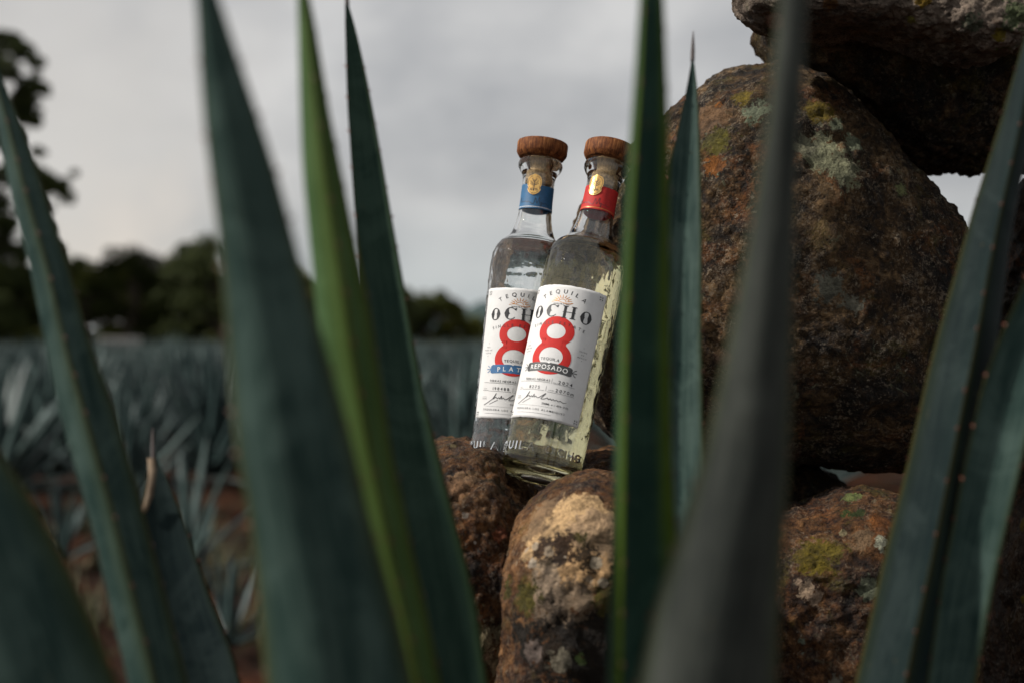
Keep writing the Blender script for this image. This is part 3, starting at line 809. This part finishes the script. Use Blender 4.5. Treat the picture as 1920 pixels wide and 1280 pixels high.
    pr.text('2070m', .0180, .0270, .0029, .0155, bold=.008); pr.rect(.0035, .0244, .0262, .0246)
    sig = [(-.0240, .0120), (-.0190, .0150), (-.0140, .0190), (-.0120, .0232), (-.0135, .0205), (-.0150, .0178), (-.0118, .0196), (-.0108, .0182), (-.0092, .0195), (-.0082, .0182), (-.0070, .0210), (-.0066, .0184),
           (-.0050, .0194), (-.0040, .0182), (-.0020, .0186), (.0030, .0228), (.0012, .0200), (-.0002, .0176), (.0030, .0180), (.0050, .0192), (.0060, .0178), (.0075, .0190), (.0085, .0178), (.0100, .0188), (.0110, .0178), (.0126, .0188),
           (.0140, .0177), (.0160, .0186), (.0176, .0176), (.0210, .0182)]
    pr.stroke(curve_pts(sig, 220), .00055, .00045)
    pr.stroke(curve_pts([(-.0180, .0128), (-.0140, .0150), (-.0100, .0172)], 12), .0004)
    pr.text('MAESTRO', -.0245, .0196, .0007); pr.text('TEQUILERO', -.0245, .0182, .0007); pr.rect(-.0272, .0172, -.0215, .0173)
    pr.text('500ML \u212e / 40% VOL', .0125, .0138, .0017, .0225, bold=.006)
    pr.rect(-.0220, .0110, .0105, .01112)
    pr.text('TEQUILERA LOS ALAMBIQUES', -.0015, .0080, .0017, .0460, gap=.3, bold=.006)
    pr.rect(-.0220, .0045, .0105, .00465)
    W(pr, 'printed_lettering', M_ink, .00058)
    # moulded lettering on the foot of the glass
    pr = Print(); pr.text('TEQUILA OCHO', -.0135, 0, .0068, .096, bold=.02)
    pr.wrap('moulded_lettering', bottle_r, math.radians(-90), .0215, M_glass, g, -.0003, depth=.0015)
    # paper disc under the foot
    V, Fc = lathe([(0, -.0004), (.0150, -.0004), (.0152, -.0001), (0, .0003)], 40)
    dsc = link('base_sticker', mesh('base_sticker', V, Fc), M_paper, root)
    return root

b2 = make_bottle(P(1010, 900, 1.215), P(1146, 280, 1.285), -22, 2,
                 'clear bottle with red neck band and dark grey ribbon on its label, in front')
b1 = make_bottle(P(948, 888, 1.288), P(1018, 271, 1.330), -7, 1,
                 'clear bottle with blue neck band and blue ribbon, behind the red-banded one')

# ------------------------------------------------------------------ foreground agave
def agave_section(M, deep, thick):
    us = np.linspace(-1, 1, M)
    outer = [(u, -deep*(1-abs(u)**1.9)) for u in us]
    inner = [(u, -deep*(1-thick)*(1-abs(u)**1.7)) for u in us[::-1][1:-1]]
    return outer+inner

CROWN = Vector((.035, .77, .14))
def fg_leaf(st, tip, d_tip, d_bot, phi, mat, root, deep=.62, thick=.42, label=None, ang=0, seed=0, bow=0.0):
    """st: (y, x_left, x_right) silhouettes in photo pixels; d: true distances; phi: roll, 0 = hollow face to the camera"""
    beta = math.atan((sum((q[1]+q[2])/2 for q in st)/len(st)-960)/F); ph = math.radians(phi)-beta
    ys = [tip[1]]+[s[0] for s in st]; xl = [tip[0]]+[s[1] for s in st]; xr = [tip[0]]+[s[2] for s in st]
    y0, y1 = ys[0], ys[-1]
    N1, N2, M = 70, 26, 17
    sec0 = np.array(agave_section(M, deep, thick))
    rings = []; meta = []
    def section(k):    # shape rounds off towards the tip
        return sec0
    # smooth the stations
    def smooth_interp(y, Y, X):
        h = 26; return sum(np.interp(y+k*h, Y, X, left=None)*w for k, w in ((-1, .25), (0, .5), (1, .25))) if Y[0]+h < y < Y[-1]-h else np.interp(y, Y, X)
    p = sec0[:, 0]*math.cos(ph+beta)+sec0[:, 1]*math.sin(ph+beta); pmin, pmax = p.min(), p.max()
    Xd = np.array((math.cos(ph), math.sin(ph))); Wd = np.array((math.sin(ph), -math.cos(ph)))
    cents = []; ws = []
    for i in range(N1+1):
        t = (i/N1)**1.35; y = y0+(y1-y0)*t
        d = d_tip+(d_bot-d_tip)*t + bow*math.sin(math.pi*t)
        a = smooth_interp(y, ys, xl); b = smooth_interp(y, ys, xr)
        A, B = P(a, y, d), P(b, y, d); w = max(B.x-A.x, .0006)
        s = w/(pmax-pmin); c = Vector((A.x-pmin*s, d, A.z))
        cents.append(c); ws.append(s)
    P0 = cents[-1]; tan = (cents[-1]-cents[-6]).normalized()
    off = Vector((math.sin(math.radians(ang)), -math.cos(math.radians(ang)), 0))*.045
    B0 = CROWN+off; L_ = (B0-P0).length
    s0 = ws[-1]
    for i in range(1, N2+1):
        t = i/N2; h00 = 2*t**3-3*t*t+1; h10 = t**3-2*t*t+t; h01 = -2*t**3+3*t*t; h11 = t**3-t*t
        q = P0*h00+tan*L_*h10+B0*h01+Vector((0, 0, -1))*L_*h11*.6
        cents.append(q); ws.append(s0*(1+.30*math.sin(math.pi*min(1, t*1.2))-.15*t))
    V = []; Fc = []; edge = []; along = []; skin = []
    n = len(sec0); tot = len(cents); acc = 0.0
    for i, (c, s) in enumerate(zip(cents, ws)):
        if i: acc += (cents[i]-cents[i-1]).length
        for k, (u, w) in enumerate(sec0):
            xy = (Xd*u+Wd*w)*s
            wob = .0006*noise.noise(Vector((u*2, acc*14, seed)))
            V.append((c.x+xy[0]+wob, c.y+xy[1], c.z)); edge.append(abs(u)); along.append(1-i/(tot-1))
            skin += [u*s*90+ (50 if k >= M else 0), acc*3.0, seed*3.1]
    for i in range(tot-1):
        for k in range(n):
            k2 = (k+1) % n; Fc.append((i*n+k, i*n+k2, (i+1)*n+k2, (i+1)*n+k))
    Fc.append(tuple(range(n))[::-1]); Fc.append(tuple((tot-1)*n+k for k in range(n)))
    me = mesh('agave_leaf', V, Fc)
    for nm, ty, dat in (('edge', 'FLOAT', edge), ('along', 'FLOAT', along)):
        a = me.attributes.new(nm, ty, 'POINT'); a.data.foreach_set('value', dat)
    a = me.attributes.new('skin', 'FLOAT_VECTOR', 'POINT'); a.data.foreach_set('vector', skin)
    bm = bmesh.new(); bm.from_mesh(me); bmesh.ops.recalc_face_normals(bm, faces=bm.faces[:]); bm.to_mesh(me); bm.free()
    o = link('leaf', me, mat, root)
    if label: o['label'] = label
    # marginal teeth, one mesh per leaf, and the terminal spine
    rnd = random.Random(seed*7+1)
    tv = []; tf = []
    for u in (-1, 1):
        d_acc = 0; nxt = rnd.uniform(.03, .06)
        for i in range(3, tot-1):
            d_acc += (cents[i]-cents[i-1]).length
            if d_acc < nxt: continue
            nxt = d_acc+rnd.uniform(.016, .032)
            s = ws[i]; xy = Xd*u*s; b = Vector((cents[i].x+xy[0], cents[i].y+xy[1], cents[i].z))
            dr = Vector((Xd[0]*u, Xd[1]*u, 0)); up = (cents[i-1]-cents[i]).normalized(); sd_ = dr.cross(up)
            ln = .0012+.0009*rnd.random(); wd = .0012
            k0 = len(tv)
            tv += [b-dr*.0006+up*wd, b-dr*.0006-up*wd, b-dr*.0006+sd_*.0009, b-dr*.0006-sd_*.0009, b+dr*ln+up*.0016]
            tf += [(k0, k0+2, k0+4), (k0+2, k0+1, k0+4), (k0+1, k0+3, k0+4), (k0+3, k0, k0+4)]
    tag(link('teeth', mesh('teeth', tv, tf), M_tooth, o), kind='stuff')
    # spine cone beyond the tip
    c = cents[0]; up = (cents[0]-cents[5]).normalized(); sv = []; sf = []
    r0 = .0011; e1 = Vector((1, 0, 0)); e2 = up.cross(e1).normalized()
    for j, (h, r) in enumerate(((-.006, .0015), (.002, .0014), (.010, .0009), (.017, .0003))):
        for k in range(8):
            a_ = k*math.pi/4; sv.append(c+up*h+(e1*math.cos(a_)+e2*math.sin(a_))*r)
    for j in range(3):
        for k in range(8): sf.append((j*8+k, j*8+(k+1) % 8, (j+1)*8+(k+1) % 8, (j+1)*8+k))
    link('spine', mesh('spine', sv, sf), M_spine, o)
    return o

ag = empty('agave_plant', (CROWN.x, CROWN.y, 0))
tag(ag, 'large blue-green agave in front with tall out-of-focus blades crossing the whole view', 'agave')
bpy.context.view_layer.update()
inv = Matrix.Translation(-Vector((CROWN.x, CROWN.y, 0)))
def L(*a, **k):
    o = fg_leaf(*a, **k); o.matrix_parent_inverse = inv; return o
L([(135, -22, 0), (250, 0, 46), (380, 25, 92), (500, 58, 131), (640, 87, 168), (780, 116, 220), (975, 172, 274), (1229, 232, 340), (1290, 245, 356)],
  (-58, -70), .84, .74, 70, M_leaf['blue'], ag, seed=1, ang=-80, deep=.98)
L([(0, 366, 412), (100, 372, 444), (215, 381, 484), (322, 394, 520), (430, 408, 548), (565, 421, 582), (665, 429, 614), (765, 437, 642), (860, 446, 668), (950, 464, 688), (1050, 476, 716), (1150, 488, 744), (1290, 502, 776)],
  (344, -190), .53, .60, 172, M_leaf['blue'], ag, seed=2, ang=-30, deep=.85)
L([(0, 557, 582), (100, 560, 600), (215, 564, 620), (322, 568, 642), (430, 578, 663), (565, 592, 693), (665, 604, 708), (765, 622, 724), (860, 642, 738), (950, 662, 760), (1050, 684, 778), (1150, 708, 802), (1290, 735, 830)],
  (557, -100), .66, .66, 77, M_leaf['green'], ag, seed=3, ang=-50, deep=.92, label='brighter yellow-green leaf')
L([(20, 646, 657), (50, 647, 666), (150, 650, 689), (215, 652, 701), (322, 659, 720), (430, 668, 739), (565, 684, 763), (665, 694, 782), (765, 706, 801), (860, 716, 826), (950, 728, 848), (1050, 744, 874), (1150, 760, 898), (1290, 785, 918)],
  (649, -6), .95, .80, 18, M_leaf['deep'], ag, seed=4, ang=-150, deep=.85)
L([(0, 1198, 1246), (215, 1183, 1254), (430, 1169, 1256), (645, 1157, 1256), (860, 1151, 1260), (1060, 1144, 1272), (1290, 1136, 1290)],
  (1222, -330), .62, .68, 58, M_leaf['green2'], ag, seed=5, ang=160, deep=.85)
L([(128, 1294, 1303), (190, 1282, 1309), (235, 1272, 1311), (302, 1257, 1314), (430, 1242, 1316), (645, 1230, 1316), (860, 1224, 1320), (1060, 1222, 1330), (1290, 1205, 1345)],
  (1298, 100), .99, .84, 10, M_leaf['blue'], ag, seed=6, ang=150, deep=.8)
L([(0, 1462, 1512), (215, 1440, 1500), (430, 1404, 1491), (645, 1364, 1484), (860, 1318, 1480), (1050, 1255, 1466), (1150, 1222, 1461), (1290, 1190, 1456)],
  (1492, -400), .53, .58, 184, M_leaf['charcoal'], ag, seed=7, ang=40, deep=.85)
L([(100, 1912, 1948), (225, 1876, 1934), (319, 1846, 1918), (394, 1823, 1902), (480, 1800, 1888), (600, 1764, 1872), (686, 1741, 1858), (880, 1697, 1822), (1055, 1653, 1790), (1290, 1600, 1742)],
  (1962, -60), .88, .82, -66, M_leaf['slate'], ag, seed=8, ang=80, deep=.9)
L([(0, 2108, 2146), (300, 2002, 2072), (536, 1920, 2012), (642, 1872, 1976), (730, 1841, 1948), (830, 1820, 1922), (967, 1792, 1890), (1074, 1770, 1866), (1290, 1738, 1826)],
  (2150, -120), .82, .80, 12, M_leaf['blue'], ag, seed=9, ang=110, deep=.6)
L([(780, -190, -60), (860, -200, 2), (950, -190, 62), (1090, -160, 132), (1290, -90, 218)],
  (-190, 560), .62, .64, 150, M_leaf['blue'], ag, seed=10, ang=-70, deep=.5)
L([(880, 276, 302), (897, 273, 312), (995, 268, 351), (1112, 280, 391), (1210, 300, 431), (1290, 318, 453)],
  (286, 846), .92, .84, 10, M_leaf['slate'], ag, seed=11, ang=-120, deep=.45)
# curled dry skin hanging off the tip of that leaf
def dry_curl():
    pts = [P(283, 858, .91), P(286, 880, .905), P(284, 905, .90), P(280, 930, .90), P(270, 958, .895), P(262, 975, .90)]
    V = []; Fc = []
    for i, p_ in enumerate(pts):
        for k in range(6):
            a = k*math.pi/3+i*.5; r = (.0016, .0020, .0016, .0018, .0012, .0004)[i]
            V.append(p_+Vector((math.cos(a)*r*1.5, math.sin(a)*r*.6, 0)))
    for i in range(5):
        for k in range(6): Fc.append((i*6+k, i*6+(k+1) % 6, (i+1)*6+(k+1) % 6, (i+1)*6+k))
    o = link('dry_leaf_tip', mesh('dry_leaf_tip', V, Fc), M_dry, ag); o.matrix_parent_inverse = inv
dry_curl()
# heart of the plant, low under the blades
V, Fc = lathe([(0, 0), (.10, .0), (.13, .06), (.11, .14), (.06, .20), (0, .24)], 32)
hrt = link('heart', mesh('heart', V, Fc), M_leaf['slate'], ag)

# ------------------------------------------------------------------ agave field
def small_leaf(length, width, curve, seed):
    rnd = random.Random(seed); V = []; Fc = []; n = 10
    for i in range(n+1):
        t = i/n; w = width/2*(1-t**2.2)**.9*(.75+.25*math.sin(min(1, t*2.2)*math.pi/2)); w = max(w, .0012)
        bx = length*t; bz = curve*length*t*t
        th = w*.45+.002
        V += [(bx, -w, bz+w*.35), (bx, 0, bz-th*.7), (bx, w, bz+w*.35), (bx, 0, bz+th*.05)]
    for i in range(n):
        for k in range(4):
            Fc.append((i*4+k, i*4+(k+1) % 4, (i+1)*4+(k+1) % 4, (i+1)*4+k))
    Fc.append((3, 2, 1, 0))
    return mesh('field_leaf', V, Fc)
leaf_meshes = [small_leaf(1.0, .105, c, i) for i, c in enumerate((.02, -.05, .08, -.12))]
for m in leaf_meshes: m.materials.append(M_field)
def leaf_places(seed, n=44):
    rnd = random.Random(seed); out = []
    for i in range(n):
        t = i/(n-1)                                  # 0 centre .. 1 outer
        el = math.radians(84-70*t**1.05+rnd.uniform(-5, 5)); az = i*2.39996+rnd.uniform(-.15, .15)
        ln = 1.02*(.90+.10*math.sin(t*math.pi))*rnd.uniform(.9, 1.05)*(1-.12*t)
        mt = Matrix.Translation((0, 0, .16-.08*t)) @ Matrix.Rotation(az, 4, 'Z') @ Matrix.Rotation(-el, 4, 'Y') @ Matrix.Diagonal((ln, .8+.3*rnd.random(), 1, 1))
        out.append((mt, rnd.randrange(4)))
    return out
def merged(seed, n=44):
    V = []; Fc = []
    for mt, k in leaf_places(seed, n):
        o = len(V); me = leaf_meshes[k]
        V += [mt @ v.co for v in me.vertices]; Fc += [tuple(i+o for i in p.vertices) for p in me.polygons]
    me = mesh('field_agave', V, Fc); me.materials.append(M_field); return me
field_meshes = [merged(100+i) for i in range(4)]
rnd = random.Random(4)
near_i = 0; seen = []
near_labels = ['spiky grey-green agave in the nearest field row, %s' % s for s in
    ('at the left edge of the picture', 'second from the left edge', 'showing between the two leftmost blades', 'left of the widest dark blade', 'behind the widest dark blade',
     'behind the yellow-green blade', 'right of the dark green blade', 'just left of the bottles', 'behind the foot of the bottles', 'behind the stone pile', 'glimpsed through the gaps of the pile', 'beyond the right edge stones')]
ROW0 = 9.0; cnt = 0
def in_view(x, y): return -.40*y-1.0 < x < .40*y+1.0
farV = []; farF = []
rows = []
y = ROW0
while y < 44: rows.append(y); y += 1.75
for ri, ry in enumerate(rows):
    x = -.40*ry-1.0+rnd.uniform(0, 1.0)
    while x < .40*ry+1.0:
        xx = x+rnd.uniform(-.12, .12); yy = ry+rnd.uniform(-.2, .2)
        s = rnd.uniform(.86, 1.10)*(1.0 if ri else .95)
        x += rnd.uniform(.95, 1.25) if ri < 4 else rnd.uniform(1.4, 1.8)
        if xx/yy > .12 and ri > 5 and rnd.random() < .6: continue
        if cnt >= 285: continue
        cnt += 1
        if ri == 0 and near_i < len(near_labels):
            root = empty('field_agave', (xx, yy, 0)); root.rotation_euler.z = rnd.uniform(0, 6.28); root.scale = (s, s, s)
            tag(root, near_labels[near_i], 'agave', 'agaves planted in rows in the field')
            near_i += 1
            for mt, k in leaf_places(200+near_i % 3, 40):
                lo = bpy.data.objects.new('leaf', leaf_meshes[k]); COL.objects.link(lo); lo.parent = root; lo.matrix_local = mt
        else:
            o = bpy.data.objects.new('field_agave', field_meshes[rnd.randrange(4)]); COL.objects.link(o)
            o.location = (xx, yy, 0); o.rotation_euler.z = rnd.uniform(0, 6.28); o.scale = (s, s, s*rnd.uniform(.95, 1.05))
            px_ = 960+F*xx/yy; k_ = (ri, sum(1 for q in seen if q[0] == ri)); seen.append(k_)
            ords = ('leftmost', 'second from the left', 'third from the left', 'fourth from the left', 'fifth from the left', 'sixth from the left', 'seventh from the left', 'eighth from the left', 'ninth from the left')
            if ri in (1, 2) and k_[1] < 9:
                tag(o, 'grey-green agave in the %s row of the field, %s' % (('second', 'third')[ri-1], ords[k_[1]]), 'agave', 'agaves planted in rows in the field')
            else: tag(o, 'blurred grey-green agave standing among others in the rows of the field', 'agave', 'agaves planted in rows in the field')
# the far rows read as one mass
def far_mass():
    V = []; Fc = []; r = random.Random(9); y = rows[-1]+1.5
    while y < 95:
        x = -.42*y
        while x < .42*y:
            h = r.uniform(1.0, 1.2)
            for k in range(9):
                a = r.uniform(0, 6.28); el = math.radians(r.uniform(25, 88)); w = .07
                b = Vector((x, y, .1)); tpt = b+Vector((math.cos(a)*math.cos(el), math.sin(a)*math.cos(el), math.sin(el)))*h
                sd_ = Vector((-math.sin(a), math.cos(a), 0))*w
                o = len(V); V += [b-sd_, b+sd_, tpt, b+Vector((0, 0, .12))]; Fc += [(o, o+1, o+2), (o, o+3, o+2), (o+1, o+3, o+2)]
            x += r.uniform(.9, 1.5)
        y += 1.9
    tag(link('far_agave_rows', mesh('far_agave_rows', V, Fc, False), M_far), 'far rows of agave merging into one grey-green band below the trees', 'agave field', kind='stuff')
far_mass()

# young offsets and weeds on the bare soil in front of the rows
pup_mesh = merged(300, 14)
pups = [(P(118, 1010, 6.9), .42, 'small pale young agave on the red soil, left of the leftmost tall blade'),
        (P(352, 960, 6.3), .62, 'slim yellow-green young agave between the leftmost and the widest blades'),
        (P(430, 1080, 5.0), .36, 'small young agave close beside the widest blade, on red soil'),
        (P(230, 905, 8.2), .5, 'young agave half hidden behind the leftmost tall blade'),
        (P(1858, 1180, 4.2), .40, 'young agave glimpsed right of the rightmost blade')]
for p_, s, lb in pups:
    o = bpy.data.objects.new('young_agave', pup_mesh); COL.objects.link(o); o.location = (p_.x, p_.y, 0); o.scale = (s, s, s)
    o.rotation_euler.z = p_.x*7; tag(o, lb, 'agave', 'young agaves on the bare soil')
def weeds():
    V = []; Fc = []; r = random.Random(21)
    for c in range(170):
        y = r.uniform(4.8, 9.3); x = r.uniform(-.42*y, -.10*y) if r.random() < .8 else r.uniform(-.1*y, .42*y)
        for k in range(12):
            a = r.uniform(0, 6.28); el = math.radians(r.uniform(35, 85)); h = r.uniform(.06, .30); w = r.uniform(.004, .012)
            b = Vector((x+r.uniform(-.06, .06), y+r.uniform(-.06, .06), -.01)); t_ = b+Vector((math.cos(a)*math.cos(el), math.sin(a)*math.cos(el), math.sin(el)))*h
            s_ = Vector((-math.sin(a), math.cos(a), 0))*w; o = len(V); V += [b-s_, b+s_, t_]; Fc.append((o, o+1, o+2))
    m = plain('weed_olive', (.055, .055, .022), .8, amount=.5, scale=3)
    tag(link('weeds', mesh('weeds', V, Fc, False), m), 'low weeds and dry leaf litter over the red soil', 'weeds', kind='stuff')
weeds()

# ------------------------------------------------------------------ trees
def tube(V, Fc, pts, rads, n=7):
    base = len(V)
    for i, (p_, r_) in enumerate(zip(pts, rads)):
        d = (pts[min(i+1, len(pts)-1)]-pts[max(i-1, 0)]).normalized(); e1 = d.orthogonal().normalized(); e2 = d.cross(e1)
        for k in range(n):
            a = 2*math.pi*k/n; V.append(p_+(e1*math.cos(a)+e2*math.sin(a))*r_)
    for i in range(len(pts)-1):
        for k in range(n): Fc.append((base+i*n+k, base+i*n+(k+1) % n, base+(i+1)*n+(k+1) % n, base+(i+1)*n+k))
def leafcloud(V, Fc, c, r, n, size, rd):
    for _ in range(n):
        while True:
            v = Vector((rd.uniform(-1, 1), rd.uniform(-1, 1), rd.uniform(-1, 1)))
            if .15 < v.length < 1: break
        p_ = c+Vector((v.x*r, v.y*r, v.z*r*.72))
        a = Vector((rd.gauss(0, 1), rd.gauss(0, 1), rd.gauss(0, 1))).normalized(); b = a.orthogonal().normalized(); s = size*rd.uniform(.6, 1.3)
        o = len(V); V += [p_-a*s, p_+b*s*.5, p_+a*s, p_-b*s*.5]; Fc.append((o, o+1, o+2, o+3))
def tree_meshes(h, spread, seed, nclump=38, per=260, low=.25, size=.13):
    rd = random.Random(seed); TV = []; TF = []; CV = []; CF = []
    top = Vector((rd.uniform(-.3, .3), rd.uniform(-.3, .3), h*.7))
    tube(TV, TF, [Vector((0, 0, -.2)), Vector((.1, 0, h*.2)), top*.6, top], [h*.035, h*.028, h*.02, h*.008])
    for i in range(nclump):
        a = rd.uniform(0, 6.28); z = h*(low+(1-low)*rd.random()**.8); rr = spread*math.sqrt(max(.05, 1-((z/h-.45)/.62)**2))*rd.uniform(.35, 1)
        c = Vector((rr*math.cos(a), rr*math.sin(a), z*.93)); r = h*rd.uniform(.09, .17)
        if i % 2 == 0: tube(TV, TF, [Vector((0, 0, z*.45)), c*.55+Vector((0, 0, z*.22)), c], [h*.012, h*.008, h*.003], 5)
        leafcloud(CV, CF, c, r, per, size, rd)
    return mesh('trunk', TV, TF), mesh('crown', CV, CF, False)
protos = [tree_meshes(6.0, 3.0, 1), tree_meshes(5.2, 3.4, 2, low=.1), tree_meshes(6.6, 2.6, 3, low=.2), tree_meshes(4.0, 3.2, 4, low=.05)]
for i, (tm, cm) in enumerate(protos): tm.materials.append(M_bark); cm.materials.append(M_fol[i % 2])
def tree(px, d, k, h, label, rot=0.0):
    # h: top of the tree in photo rows
    want = HC+(640-h)/F*d; ph = (6.0, 5.2, 6.6, 4.0)[k]; s = want/ph
    root = empty('tree', ((px-960)/F*d, d, 0)); root.scale = (s, s, s); root.rotation_euler.z = rot
    tag(root, label, 'tree', 'trees behind the agave field')
    a = bpy.data.objects.new('trunk', protos[k][0]); b = bpy.data.objects.new('crown', protos[k][1])
    for o in (a, b): COL.objects.link(o); o.parent = root
tr = [(-60, 84, 1, 470, 'broad dark tree low behind the tall tree at the left edge'), (60, 96, 3, 490, 'low dark tree right of the tall one at the left edge'),
      (165, 90, 1, 488, 'olive tree where the treeline dips beside the leftmost blade'), (245, 88, 0, 462, 'tall round tree in the middle of the gap between the two leftmost blades'),
      (335, 92, 2, 468, 'narrower tree right of the round one in the left gap'), (415, 86, 0, 445, 'tallest tree of the line, half behind the widest blade'),
      (490, 94, 1, 500, 'tree hidden mostly by the widest blade'), (575, 98, 3, 520, 'low tree between the widest blade and the yellow-green blade'),
      (660, 100, 1, 530, 'tree behind the crossing of the yellow-green and dark green blades'), (800, 110, 1, 540, 'first tree right of the dark green blade'),
      (742, 106, 0, 540, 'tree behind the dark green blade'), (868, 118, 1, 590, 'low dark tree beside the blue-banded bottle'), (925, 122, 1, 596, 'low tree directly behind the bottles'),
      (200, 100, 3, 505, 'bushy low tree filling the foot of the left gap'), (300, 99, 3, 515, 'dark bushy tree between the round and the narrow trees'),
      (110, 104, 3, 500, 'dark bush-like tree under the edge of the tall left tree'), (380, 99, 3, 510, 'dark bushy tree at the foot of the tallest one'),
      (835, 108, 3, 562, 'bushy low tree just left of the blue-banded bottle'), (770, 112, 3, 556, 'bushy dark tree at the right edge of the dark green blade'),
      (895, 114, 3, 604, 'lowest bushy tree at the left side of the blue-banded bottle'),
      (135, 92, 0, 484, 'round tree in the dip of the treeline beside the leftmost blade'),
      (1010, 125, 3, 585, 'low tree seen only past the necks of the bottles'), (1760, 120, 3, 590, 'tree glimpsed behind the stone pile')]
for i, (px, d, k, h, lb) in enumerate(tr): tree(px, d, k, h, lb, i*1.3)

def near_tree():
    d = 30.0; rd = random.Random(77)
    bx = P(-120, 640, d).x; root = empty('tree', (bx, d, 0))
    tag(root, 'tall sparse dark tree at the left edge with sky showing through its crown', 'tree')
    TV = []; TF = []; CV = []; CF = []
    def rel(px, py, dd=d): q = P(px, py, dd); return Vector((q.x-bx, dd-d, q.z))
    tube(TV, TF, [Vector((0, 0, -.2)), Vector((.1, 0, 2)), Vector((.2, .1, 4)), rel(-70, 150)], [.22, .19, .13, .05])
    cl = [(15, 80, .38), (42, 95, .30), (5, 130, .40), (55, 160, .30), (38, 185, .28), (75, 165, .22), (25, 205, .36), (60, 225, .26), (-10, 250, .5), (92, 345, .30), (112, 350, .24), (70, 330, .30), (120, 362, .18), (60, 395, .28),
          (15, 330, .35), (-20, 380, .5), (12, 420, .32), (-10, 470, .5), (40, 470, .3), (85, 430, .22), (-60, 100, .6), (-80, 200, .7), (-90, 330, .7), (-60, 430, .6), (10, 520, .5), (60, 530, .5), (-40, 560, .7), (50, 590, .5), (100, 560, .45), (-150, 250, .7), (-160, 400, .7), (-130, 90, .5), (10, 600, .5), (20, 270, .25), (70, 285, .18),
          (100, 470, .26), (118, 505, .3)]
    for px, py, r in cl:
        c = rel(px, py, d+rd.uniform(-.8, .8))
        tube(TV, TF, [Vector((.15, .05, max(.8, c.z*.62))), c*.6+Vector((0, 0, c.z*.32)), c], [.05, .03, .012], 5)
        leafcloud(CV, CF, c, r*.95, int(900*r*r/.09*.5)+160, .044, rd)
        for _ in range(5):
            v = Vector((rd.gauss(0, 1), rd.gauss(0, 1), rd.gauss(0, .8)))*r*.62
            leafcloud(CV, CF, c+v, r*rd.uniform(.3, .6), int(240*r/.3)+50, .042, rd)
    link('trunk', mesh('trunk', TV, TF), M_bark, root); link('crown', mesh('crown', CV, CF, False), M_fol[0], root)
near_tree()

# pale low building wall at the foot of the trees
def far_wall():
    d = 68.0; a = P(186, 640, d).x; b = P(262, 640, d).x
    bm = bmesh.new()
    def bx(x0, x1, y0, y1, z0, z1):
        v = [bm.verts.new(c) for c in ((x0, y0, z0), (x1, y0, z0), (x1, y1, z0), (x0, y1, z0), (x0, y0, z1), (x1, y0, z1), (x1, y1, z1), (x0, y1, z1))]
        for q in ((0, 3, 2, 1), (4, 5, 6, 7), (0, 1, 5, 4), (1, 2, 6, 5), (2, 3, 7, 6), (3, 0, 4, 7)): bm.faces.new([v[i] for i in q])
    bx(a, b, d, d+.25, 0, 1.20)
    me = bpy.data.meshes.new('low_wall'); bm.to_mesh(me); bm.free()
    r = link('low_wall', me, plain('pale_plaster', (.42, .40, .38), .9)); tag(r, 'short pale wall at the foot of the trees beside the leftmost blade', 'wall')
    bm = bmesh.new(); bx(a-.05, b+.05, d-.06, d+.31, 1.203, 1.27)
    me = bpy.data.meshes.new('coping'); bm.to_mesh(me); bm.free(); link('coping', me, plain('pale_coping', (.5, .48, .46), .9), r)
far_wall()
